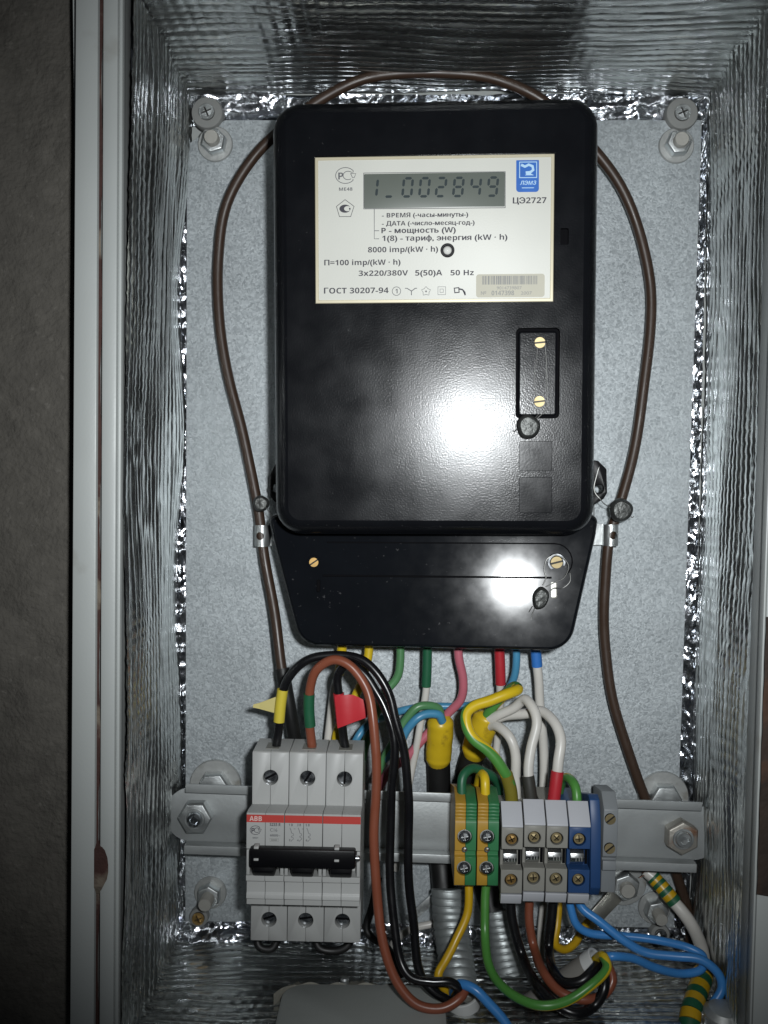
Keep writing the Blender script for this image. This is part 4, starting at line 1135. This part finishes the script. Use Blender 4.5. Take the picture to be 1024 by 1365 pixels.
# tails of the meter
wire('white_wire', 'white meter wire with yellow sleeve passing behind the breaker feeds', [(456, 850, 26), (455, 885, 24), (446, 920, 20), (440, 960, 18), (437, 1000, 18), (437, 1050, 18)], 2.2, W_WHITE, [([(456, 851, 26), (455.2, 880, 24.2), (452, 898, 23)], 2.6, W_YELLOW)])
wire('yellow_wire', 'short yellow meter wire disappearing behind the black arch', [(491, 850, 26), (491, 875, 26), (483, 905, 26), (468, 940, 26), (450, 975, 24), (444, 1020, 20)], 2.3, W_YELLOW)
wire('green_wire', 'pale green meter wire bending left behind the black wires', [(534, 850, 26), (534, 882, 26), (529, 903, 26), (514, 923, 26), (502, 950, 26), (490, 985, 24), (480, 1030, 20)], 2.15, W_LGREEN)
wire('white_wire', 'white meter wire with dark green sleeve slanting to the lower left', [(570, 850, 24), (569, 900, 22), (566, 935, 20), (559, 975, 18), (551, 1015, 16), (545, 1050, 14), (535, 1090, 8), (528, 1160, 6)], 1.9, W_WHITE, [([(570, 851, 24), (569.2, 890, 22.4), (568.2, 915, 21.2)], 2.5, S_DGREEN)])
wire('pink_wire', 'pink meter wire crossing behind the yellow taped cable', [(609, 850, 24), (612, 875, 24), (617, 905, 22), (614, 933, 20), (598, 950, 18), (580, 968, 16), (560, 990, 16), (541, 1010, 16), (520, 1028, 14), (500, 1060, 10)], 2.3, W_PINK)
wire('white_wire', 'white meter wire with red sleeve running down behind the taped cables', [(665, 850, 24), (667, 900, 22), (667, 930, 18), (664, 975, 10), (661, 1030, 8), (660, 1090, 7)], 2.0, W_WHITE, [([(665, 851, 24), (666.8, 890, 22.4), (667.4, 912, 21)], 2.7, S_RED)])
wire('blue_wire', 'pale blue meter wire turning left along the top of the rail area', [(688, 850, 24), (688, 880, 24), (685, 905, 22), (672, 925, 18), (648, 936, 15), (615, 941, 13), (575, 942, 13), (540, 946, 14), (515, 954, 20), (495, 964, 26), (478, 980, 30), (468, 1000, 30)], 2.0, W_LBLUE)
wire('white_wire', 'white meter wire with blue sleeve dropping straight to the right blocks', [(713, 850, 24), (716, 890, 22), (719, 925, 20), (723, 970, 18), (725, 1020, 16), (725, 1075, 16), (725, 1130, 14)], 2.4, W_WHITE, [([(713, 851, 24), (715, 875, 23), (716, 888, 22.2)], 2.8, S_BLUE)])

# taped cables
def taped_cable(label, body, tape, r, rt):
    pts = wpts(body); t = thing('black_cable', label, 'cable', pts[-1], 'cables')
    mb = MB(); mb.tube(pts, r / 1000, 18, 7); mb.build('sheath', SHEATH, t, smooth=50)
    mb = MB(); mb.tube(wpts(tape), lambda u: (rt / 1000) * (0.72 + 0.28 * min(1, u * 7)) * (1 if u < 0.82 else 1 - 0.32 * ((u - 0.82) / 0.18) ** 2) * (1 + 0.012 * math.sin(u * 23)), 20, 9)
    mb.build('tape', TAPE_Y, t, smooth=50)
taped_cable('black cable with yellow tape at its top, left of the pair', [(594, 1200, 16), (588, 1150, 9), (586, 1110, 7.5), (585, 1060, 8), (585, 1010, 12), (586, 985, 16)], [(584, 1020, 12), (585, 1000, 14), (587, 975, 18), (587, 955, 20)], 6.2, 6.9)
taped_cable('black cable with yellow tape at its top, leaning behind the green and yellow wire', [(660, 1235, 16), (642, 1160, 9), (628, 1110, 7.5), (621, 1070, 8), (624, 1030, 11), (632, 1000, 15), (640, 975, 20)], [(631, 1008, 16), (637, 988, 19), (645, 966, 22), (652, 950, 23)], 6.3, 7.2)
wire('green_wire', 'pale green core arching out of the left taped cable', [(589, 960, 22), (584, 945, 24), (572, 940, 26), (556, 943, 27), (543, 957, 27), (534, 972, 27), (518, 1000, 24), (500, 1040, 20)], 2.2, W_LGREEN)
wire('blue_wire', 'pale blue core arching under the green core of the left taped cable', [(590, 962, 25), (584, 953, 27), (572, 951, 28), (557, 957, 29), (545, 970, 29), (536, 985, 28), (519, 1005, 24), (504, 1025, 20)], 2.2, W_LBLUE)
wire('green_yellow_wire', 'thick yellow and green earth wire hooking out of the right taped cable', [(642, 972, 24), (655, 945, 28), (674, 925, 33), (687, 915, 38), (690, 919, 44), (678, 925, 48), (655, 933, 50), (632, 941, 52), (622, 953, 54), (622, 968, 56), (632, 985, 58), (650, 1001, 59), (666, 1018, 59), (677, 1037, 58), (682, 1060, 55), (683, 1090, 52)],
     2.7, [W_GREEN, W_YELLOW], [([(675, 1032, 58.4), (680.5, 1052, 56), (682.5, 1072, 54), (683, 1088, 52)], 3.2, S_OLIVE)], split=0.42, rot=5.2, twist=-8.3)
wire('white_wire', 'white core with charcoal sleeve entering the middle grey block', [(646, 960, 26), (664, 953, 30), (684, 945, 34), (700, 932, 40), (711, 944, 46), (715, 966, 50), (709, 996, 53), (704, 1025, 55), (706, 1050, 56), (710, 1085, 56)], 2.5, W_WHITE, [([(703.8, 1034, 55.3), (706.4, 1052, 56), (710, 1084, 56)], 3.1, S_DARK)])
wire('white_wire', 'white core curving down behind the olive sleeve', [(650, 968, 26), (664, 968, 32), (678, 981, 38), (687, 1006, 40), (688, 1040, 40), (687, 1085, 38)], 2.5, W_WHITE)
wire('white_wire', 'white core with red sleeve entering the right grey block', [(650, 962, 24), (672, 954, 26), (700, 952, 32), (722, 948, 38), (739, 962, 46), (747, 988, 52), (745, 1015, 55), (741, 1045, 56), (736, 1085, 56)], 2.6, W_WHITE, [([(743.2, 1028, 55.5), (741, 1045, 56), (736, 1084, 56)], 3.1, S_RED)])
wire('green_yellow_wire', 'short green and yellow wire dropping into the blue block', [(742, 1085, 20), (748, 1045, 34), (757, 1036, 44), (765, 1045, 52), (769, 1065, 56), (770, 1090, 56)], 2.3, [W_GREEN, W_YELLOW], split=0.75, rot=-1.6)
wire('green_yellow_wire', 'dark green jumper arching into the left earth block', [(617, 1085, 57), (616, 1055, 56), (618, 1034, 54), (630, 1024, 50), (648, 1030, 44), (662, 1042, 36), (668, 1075, 22)], 2.3, [S_DGREEN, W_YELLOW], split=0.8, rot=-2.0)
wire('yellow_wire', 'yellow wire dropping into the right earth block', [(650, 1088, 57), (648, 1060, 57), (646, 1040, 55), (642, 1032, 48), (636, 1060, 34)], 2.3, [W_YELLOW, W_GREEN], split=0.8, rot=-3.0)

# ------------------------------------------------------------------ bottom: conduits, pipes, entry plate
def conduit(label, L, r, pitch=2.5):
    pts = wpts(L); P = spline(pts, 10)
    length = sum((P[i + 1] - P[i]).length for i in range(len(P) - 1)); n = int(length / 0.00035)
    # resample evenly
    acc = [0]
    for i in range(len(P) - 1): acc.append(acc[-1] + (P[i + 1] - P[i]).length)
    Q = []; j = 0
    for i in range(n + 1):
        d = length * i / n
        while j < len(P) - 2 and acc[j + 1] < d: j += 1
        u = (d - acc[j]) / max(1e-9, acc[j + 1] - acc[j]); Q.append(P[j].lerp(P[j + 1], u))
    seg = 28; v = []; f = []
    T = [(Q[min(i + 3, n)] - Q[max(i - 3, 0)]).normalized() for i in range(n + 1)]
    u = T[0].orthogonal().normalized()
    for i in range(n + 1):
        u = (u - T[i] * u.dot(T[i])).normalized(); w = T[i].cross(u)
        for k in range(seg):
            a = 2 * math.pi * k / seg
            ph = (length * i / n) / (pitch / 1000 * 1.6) + k / seg          # helical band
            s_w = ph - math.floor(ph)
            prof_ = 1.0 - 0.05 * (1 - min(1, s_w * 5)) - 0.02 * (s_w > 0.9) + 0.02 * math.sin(s_w * math.pi)
            v.append(Q[i] + (u * math.cos(a) + w * math.sin(a)) * (r / 1000) * prof_)
    for i in range(n):
        for k in range(seg):
            k2 = (k + 1) % seg; f.append((i * seg + k, i * seg + k2, (i + 1) * seg + k2, (i + 1) * seg + k))
    f.append(tuple(range(seg)))
    mb = MB(); mb.add(v, f); o = mb.build('metal_conduit', CONDUIT, smooth=45)
    return tag(o, label, 'conduit', 'flexible metal conduits')
conduit('flexible ribbed metal conduit below the yellow and green blocks, the wider one', [(598, 1184, 20), (600, 1220, 24), (605, 1260, 32), (612, 1310, 44), (617, 1380, 58)], 9.0)
conduit('flexible ribbed metal conduit partly behind the green wire, the narrower one', [(662, 1214, 16), (668, 1245, 20), (677, 1290, 28), (690, 1330, 38), (700, 1390, 56)], 8.0, 2.2)

def pvc(label, A, B, r, ringm=PVC_RIM):
    a, e = W(*A), W(*B); ax = (e - a).normalized()
    t = thing('plastic_pipe', label, 'pipe', a, 'plastic pipes')
    L = (e - a).length
    u = ax.orthogonal().normalized(); w = ax.cross(u); seg = 32
    prof_ = [(r, 0), (r, L - 0.004), (r * 0.80, L - 0.004), (r * 0.80, L * 0.3), (0.0001, L * 0.3)]
    mb = MB(); mb.lathe(a, [(x / 1000, o_) for x, o_ in prof_], seg, axis=ax); mb.build('tube', PVC, t, smooth=40)
    mb = MB(); mb.ring(a, r * 0.82 / 1000, r * 1.03 / 1000, L - 0.005, L + 0.0008, 36, axis=ax); mb.build('cut_end', ringm, t, smooth=40)
pvc('grey plastic pipe lying slanted under the right-hand wires', (682, 1364, 58), (797, 1283, 72), 7.0)
pvc('grey plastic pipe end with white rim beside the grey entry plate', (632, 1420, 62), (616, 1330, 66), 7.6)

def floor_h(py): return (CAM_DIST - (-BL.z) * F_PX / (py - VPY)) * 1000
ep = thing('entry_plate', 'grey cable entry plate let into the foil on the cabinet floor', 'plate', W(490, 1365, 70))
zf = BL.z + 0.0052
mb = MB(); xs0, xs1 = W(378, 1340, 60).x, W(592, 1340, 60).x
poly = rpoly([(xs0, -0.118), (xs1, -0.118), (xs1, -0.057), (xs0, -0.057)], 0.012, 6)
v = [(x, y, zf + 0.0040) for x, y in poly] + [(x, y, zf - 0.006) for x, y in poly]; k = len(poly)
mb.add(v, [tuple(range(k)), tuple(reversed(range(k, 2 * k)))] + [(i, (i + 1) % k, (i + 1) % k + k, i + k) for i in range(k)])
mb.build('lid', ENTRY, ep, bevel=0.0012)
mb = MB(); n = 60; A_, B_ = [], []
for i in range(n):
    u = i / (n - 1); x = xs0 - 0.004 + (xs1 - xs0 + 0.008) * u
    A_.append((x, -0.0515 + 0.0016 * math.sin(u * 17) + 0.0012 * rnd.uniform(-1, 1) + 0.010 * max(0, 0.12 - u) / .12 * -1, zf + 0.0012 + 0.0006 * rnd.uniform(-1, 1)))
    B_.append((x, -0.0562 - 0.010 * max(0, 0.1 - u) / .1, zf + 0.0034 + 0.0008 * math.sin(u * 40)))
mb.add(A_ + B_ + [(x, y, zf - 0.006) for x, y, z in B_], [(i, i + 1, n + i + 1, n + i) for i in range(n - 1)] + [(n + i, n + i + 1, 2 * n + i + 1, 2 * n + i) for i in range(n - 1)])
mb.build('foam_edge', FOAM, ep, smooth=30)
for x, yy in ((462, -0.0535), (462, -0.108)):
    xw = X(x, 30); mb = MB(); mb.lathe(Vector((xw, yy, zf + 0.0025)), [(0.0022, -0.004), (0.0022, 0.0018), (0.0016, 0.0026)], 14, axis=Vector((0, 0, 1))); mb.build('screw', ZINC, ep)

# outgoing wires below the blocks
wire('green_yellow_wire', 'yellow earth wire leaving the left earth block to the lower left', [(626, 1172, 50), (625, 1195, 52), (622, 1222, 54), (607, 1255, 58), (594, 1280, 62), (585, 1300, 66), (592, 1318, 66), (604, 1326, 62)], 2.1, [W_OCHRE, W_GREEN], split=0.84, rot=-2.6)
wire('green_yellow_wire', 'long green and yellow wire sweeping under the right-hand bundle', [(649, 1172, 52), (647, 1205, 54), (646, 1245, 58), (653, 1288, 72), (672, 1318, 86), (700, 1335, 95), (728, 1340, 99), (764, 1331, 97), (793, 1310, 94), (809, 1288, 88), (805, 1275, 82), (795, 1279, 74), (788, 1286, 69)], 2.15, [W_GREEN, W_YELLOW], split=0.5, rot=-1.1, twist=-3.0)
wire('black_wire', 'black wire from the left grey block sweeping under the bundle', [(679, 1188, 50), (684, 1230, 52), (696, 1275, 55), (716, 1311, 78), (742, 1340, 89), (768, 1351, 92), (792, 1341, 88), (805, 1318, 86), (806, 1297, 81), (797, 1284, 73), (790, 1288, 69)], 2.4, W_BLACK)
wire('brown_wire', 'brown wire from the middle grey block into the slanted pipe', [(706, 1188, 50), (706, 1225, 51), (711, 1262, 53), (727, 1299, 76), (750, 1324, 85), (778, 1333, 87), (804, 1326, 84), (816, 1306, 82), (811, 1289, 78), (800, 1283, 73), (792, 1287, 69)], 2.2, W_BROWN)
wire('black_wire', 'black wire from the right grey block curling into the slanted pipe', [(738, 1188, 50), (735, 1230, 52), (732, 1265, 54), (737, 1293, 74), (752, 1309, 82), (774, 1308, 85), (789, 1296, 82), (796, 1284, 74), (790, 1288, 69)], 2.3, W_BLACK)
wire('blue_wire', 'blue wire from the blue block doubling back into the slanted pipe', [(760, 1188, 50), (761, 1210, 51), (767, 1231, 52), (785, 1243, 52), (830, 1248, 52), (880, 1254, 54), (918, 1263, 56), (938, 1276, 60), (936, 1291, 64), (910, 1297, 66), (872, 1290, 72), (840, 1277, 77), (815, 1274, 80), (801, 1279, 74), (792, 1285, 69)], 2.0, W_BLUE)
wire('blue_wire', 'blue wire from the blue block bending down to the gland', [(770, 1188, 52), (774, 1207, 54), (797, 1226, 57), (828, 1252, 60), (860, 1269, 62), (900, 1275, 64), (936, 1280, 66), (957, 1297, 68), (962, 1320, 70), (948, 1342, 72), (925, 1362, 74), (905, 1385, 76)], 2.15, W_BLUE)
wire('blue_wire', 'bright blue wire leaving the white-rimmed pipe to the lower right', [(604, 1332, 62), (606, 1318, 70), (614, 1312, 76), (636, 1321, 80), (656, 1342, 82), (675, 1366, 84), (690, 1392, 86)], 2.3, W_BLUE)
wire('yellow_wire', 'yellow earth wire curling from the cable lug', [(783, 1230, 14), (775, 1243, 20), (766, 1258, 26), (751, 1266, 30), (741, 1258, 32), (742, 1235, 30), (745, 1205, 24), (748, 1180, 20)], 2.1, [W_OCHRE, W_GREEN], split=0.8, rot=-2.5)
# cable lug
lug = thing('cable_lug', 'flat tinned cable lug clamped under the earthing bolt', 'lug', W(800, 1212, 4))
a, e = W(821, 1190, 4), W(785, 1230, 12); d = (e - a).normalized(); sd = d.cross(Vector((0, 1, 0))).normalized() * 0.0046
mb = MB(); up = Vector((0, -0.0022, 0))
v = [a + sd, a - sd, e - sd * 0.85, e + sd * 0.85]; mb.add(v + [p + up for p in v], [(3, 2, 1, 0), (4, 5, 6, 7), (0, 1, 5, 4), (1, 2, 6, 5), (2, 3, 7, 6), (3, 0, 4, 7)])
mb.build('blade', mat('tinned', (0.50, 0.49, 0.44), 0.36, 0.9, var=0.15, vscale=200, bump=0.2, bscale=200), lug, bevel=0.0006)
mb = MB(); mb.tube([e - d * 0.004 + up * 0.5, e + d * 0.005 + up * 0.5], 0.0030, 14, 4); mb.build('barrel', BRASS, lug)
# protective conductor on the right
t = thing('white_wire', 'thick white earth wire with yellow and green banded ends at the right', 'wire', W(930, 1340, 30), 'wires in the cabinet')
pth = [(861, 1160, 8), (872, 1171, 10), (888, 1189, 14), (908, 1214, 18), (926, 1240, 26), (936, 1268, 40), (937, 1298, 54), (929, 1325, 66), (921, 1352, 76), (917, 1390, 84)]
mb = MB(); mb.tube(wpts(pth), 0.0033, 16, 8); mb.build('core', W_WHITE, t, smooth=50)
SP = spline(wpts(pth), 24)
def band(i0, i1, r, n, mats):
    for k in range(n):
        s0 = i0 + (i1 - i0) * k // n; s1 = i0 + (i1 - i0) * (k + 1) // n
        q = MB(); q.tube([SP[s0], SP[(s0 + s1) // 2], SP[s1]], r, 16, 4); q.build('band', mats[k % 2], t, smooth=50)
band(20, 62, 0.0039, 7, [S_DGREEN, W_OCHRE]); band(143, 214, 0.0050, 9, [W_OCHRE, S_DGREEN])
mb = MB()
for k in range(7):
    q = W(862 + rnd.uniform(-4, 4), 1160 + rnd.uniform(-6, 8), 9 + rnd.uniform(0, 3)); mb.tube([W(871, 1170, 10), q, q + Vector((-0.002, 0.001, rnd.uniform(-.002, .003)))], 0.0003, 6, 3)
mb.build('strand', COPPER, t)
# gland
gl = thing('cable_gland', 'grey ribbed cable gland at the lower right corner', 'gland', W(958, 1400, 76))
gc = W(958, 1392, 76)
mb = MB(); mb.lathe(gc, [(0.0095, 0.0), (0.0095, 0.009), (0.0088, 0.010), (0.0088, 0.0115), (0.0095, 0.012), (0.0092, 0.0165), (0.0070, 0.019), (0.0046, 0.0195)], 30, axis=Vector((0.08, -0.15, 1))); mb.build('body', ZINC_DULL, gl)
for k in range(14):
    a = 2 * math.pi * k / 14; ax = Vector((0.08, -0.15, 1)).normalized(); u = ax.orthogonal().normalized(); w = ax.cross(u)
    q = MB(); c0 = gc + (u * math.cos(a) + w * math.sin(a)) * 0.0094
    q.tube([c0 + ax * 0.0005, c0 + ax * 0.0155], 0.0011, 8, 3); q.build('rib', ZINC, gl)

# odds and ends behind and under the breaker
wire('black_wire', 'black wire loop behind the lower right of the breaker', [(505, 1170, 22), (497, 1205, 24), (489, 1238, 26), (497, 1250, 28), (514, 1262, 30), (530, 1285, 34), (540, 1320, 44)], 2.0, SHEATH)
wire('black_wire', 'black wire running under the breaker at the left', [(342, 1245, 44), (346, 1262, 46), (362, 1265, 46), (372, 1248, 42)], 2.0, SHEATH)
wire('black_wire', 'black wire running under the breaker at the right', [(420, 1245, 44), (426, 1264, 46), (446, 1268, 46), (462, 1262, 44), (470, 1245, 40)], 2.0, SHEATH)
b = MB(); pa = [(548, 1232), (541, 1223), (583, 1185), (592, 1193)]
b.prism([XZ(x, y, 6) for x, y in pa], 4, 6); o = b.build('steel_strip', ZINC, bevel=0.0004); tag(o, 'flat steel strip lying slanted behind the black wires', 'strip')
wire('white_wire', 'pale wire crossing behind the black wires by the conduit', [(520, 1262, 6), (545, 1240, 8), (575, 1232, 8), (600, 1228, 6)], 2.0, W_WHITE)
wire('white_wire', 'pale wire behind the brown and black wires under the blocks', [(727, 1180, 10), (722, 1230, 12), (722, 1262, 16), (728, 1290, 24), (740, 1320, 36)], 2.0, W_WHITE)

# ------------------------------------------------------------------ clamps and lead seals
def clamp(px_, py_, h, label, flip):
    c = W(px_, py_, h); t = thing('cable_clamp', label, 'clamp', c, 'clamps on the brown cable')
    r = 0.0032; hl = 0.0056
    pts = []
    for k in range(13):
        a = math.radians(-20 + 220 * k / 12); pts.append((c.x + r * 1.08 * math.cos(a), c.y - r * math.sin(a) * 1.12))
    pts = [(c.x + r * 1.15, c.y + 0.004)] + pts + [(c.x - r * 1.05, c.y + 0.0045)]
    if flip: pts = pts + [(c.x - r * 1.05 - 0.005, c.y + 0.0045)]
    else: pts = [(c.x + r * 1.15 + 0.005, c.y + 0.0042)] + pts
    n = len(pts); th = 0.0005
    inner = []
    for i in range(n):
        p = Vector(pts[i]); q = Vector(pts[max(i - 1, 0)]); s2 = Vector(pts[min(i + 1, n - 1)]); d = (s2 - q).normalized()
        inner.append(tuple(p + Vector((-d.y, d.x)) * th))
    mb = MB()
    lo = c.z - hl; hi = c.z + hl
    ring4 = [[(x, y, lo) for x, y in pts], [(x, y, hi) for x, y in pts], [(x, y, hi) for x, y in inner], [(x, y, lo) for x, y in inner]]
    v = sum(ring4, []); f = []
    for l in range(4):
        for i in range(n - 1): f.append((l * n + i, l * n + i + 1, ((l + 1) % 4) * n + i + 1, ((l + 1) % 4) * n + i))
    f += [(0, n, 2 * n, 3 * n), (n - 1, 4 * n - 1, 3 * n - 1, 2 * n - 1)]
    mb.add(v, f)
    mb.build('strap', ZINC, t, smooth=30, cuts=[((Vector((c.x + (0.0006 if flip else -0.0006), c.y, c.z)), [(0.0021, 0.0), (0.0021, 0.012)], 18), {})])
clamp(349.5, 714, 13, 'perforated metal clamp on the brown cable, left of the meter', False)
clamp(814, 713, 13, 'perforated metal clamp on the brown cable, right of the meter', True)

def seal(px_, py_, h, r, th, label, wires, tilt=(0, -1, 0), ov=None, pat=True):
    c = W(px_, py_, h); t = thing('lead_seal', label, 'seal', c, 'lead seals')
    mb = MB(); k = len(mb.v)
    mb.lathe(c, [(r * 0.7, 0.0), (r * 0.95, th * 0.15), (r, th * 0.45), (r * 0.93, th * 0.8), (r * 0.78, th * 0.98), (r * 0.70, th * 0.9), (r * 0.3, th * 0.93), (0, th * 0.95)], 26, axis=None, wob=0.035)
    if ov:
        sx2, sz2, an = ov; ca, sa = math.cos(an), math.sin(an)
        for i in range(len(mb.v)):
            x, y, z = mb.v[i]; dx, dz = x - c.x, z - c.z
            u, w = dx * ca + dz * sa, -dx * sa + dz * ca; u *= sx2; w *= sz2
            mb.v[i] = (c.x + u * ca - w * sa, y, c.z + u * sa + w * ca)
    mb.build('slug', LEAD, t, smooth=40)
    for wl in wires:
        q = MB(); q.tube(wpts(wl), 0.00024, 6, 6); q.build('wire', SEALWIRE, t)
HFo = HF; HF = mh(703, 569, HF)
seal(703.5, 569, HF + 0.3, 0.0053, 0.0045, 'round lead seal hanging below the small hatch', [[(706, 563, HF + 3), (712, 559, HF + 2), (718, 552, HF + 1.2)], [(690, 571, HF + 2), (686, 575, HF + 1), (684, 574, HF + .5)]], ov=(1.0, 1.08, 0.3))
seal(826.5, 679.5, 22, 0.0060, 0.0055, 'round lead seal on the right limb of the brown cable', [[(818, 678, 25), (806, 672, 27), (800, 665, 28), (794, 658, 27.5), (792, 650, 27), (796, 632, 27), (800, 618, 27)], [(792, 660, 27), (792, 690, 20), (794, 712, 14)], [(838, 684, 25), (843, 690, 25), (845, 688, 25)]])
seal(349, 671, 20, 0.0042, 0.0045, 'small dark lead seal on the left limb of the brown cable', [[(354, 676, 24), (360, 684, 26), (364, 692, 30)]])
HF = HFo
hs = mh(720, 796, cov_h(720, 796))
seal(720, 796.5, hs + 0.3, 0.0050, 0.0042, 'oval lead seal hanging from the terminal cover screw', [
    [(724, 780, hs + 2), (728, 770, hs + 1.5), (726, 760, hs + 1), (729, 746, hs + 1), (740, 740, hs + 1), (752, 745, hs + 1), (758, 755, hs + 1), (752, 770, hs + 1), (740, 776, hs + 1.5), (728, 782, hs + 2)],
    [(731, 792, hs + 2), (738, 784, hs + 2), (750, 784, hs + 1), (760, 775, hs + 1), (760, 764, hs + 1)],
    [(714, 808, hs + 2), (710, 818, hs + 1.2), (708, 828, hs + 1)], [(710, 808, hs + 2), (705, 816, hs + 1)]], ov=(0.78, 1.12, -0.22))
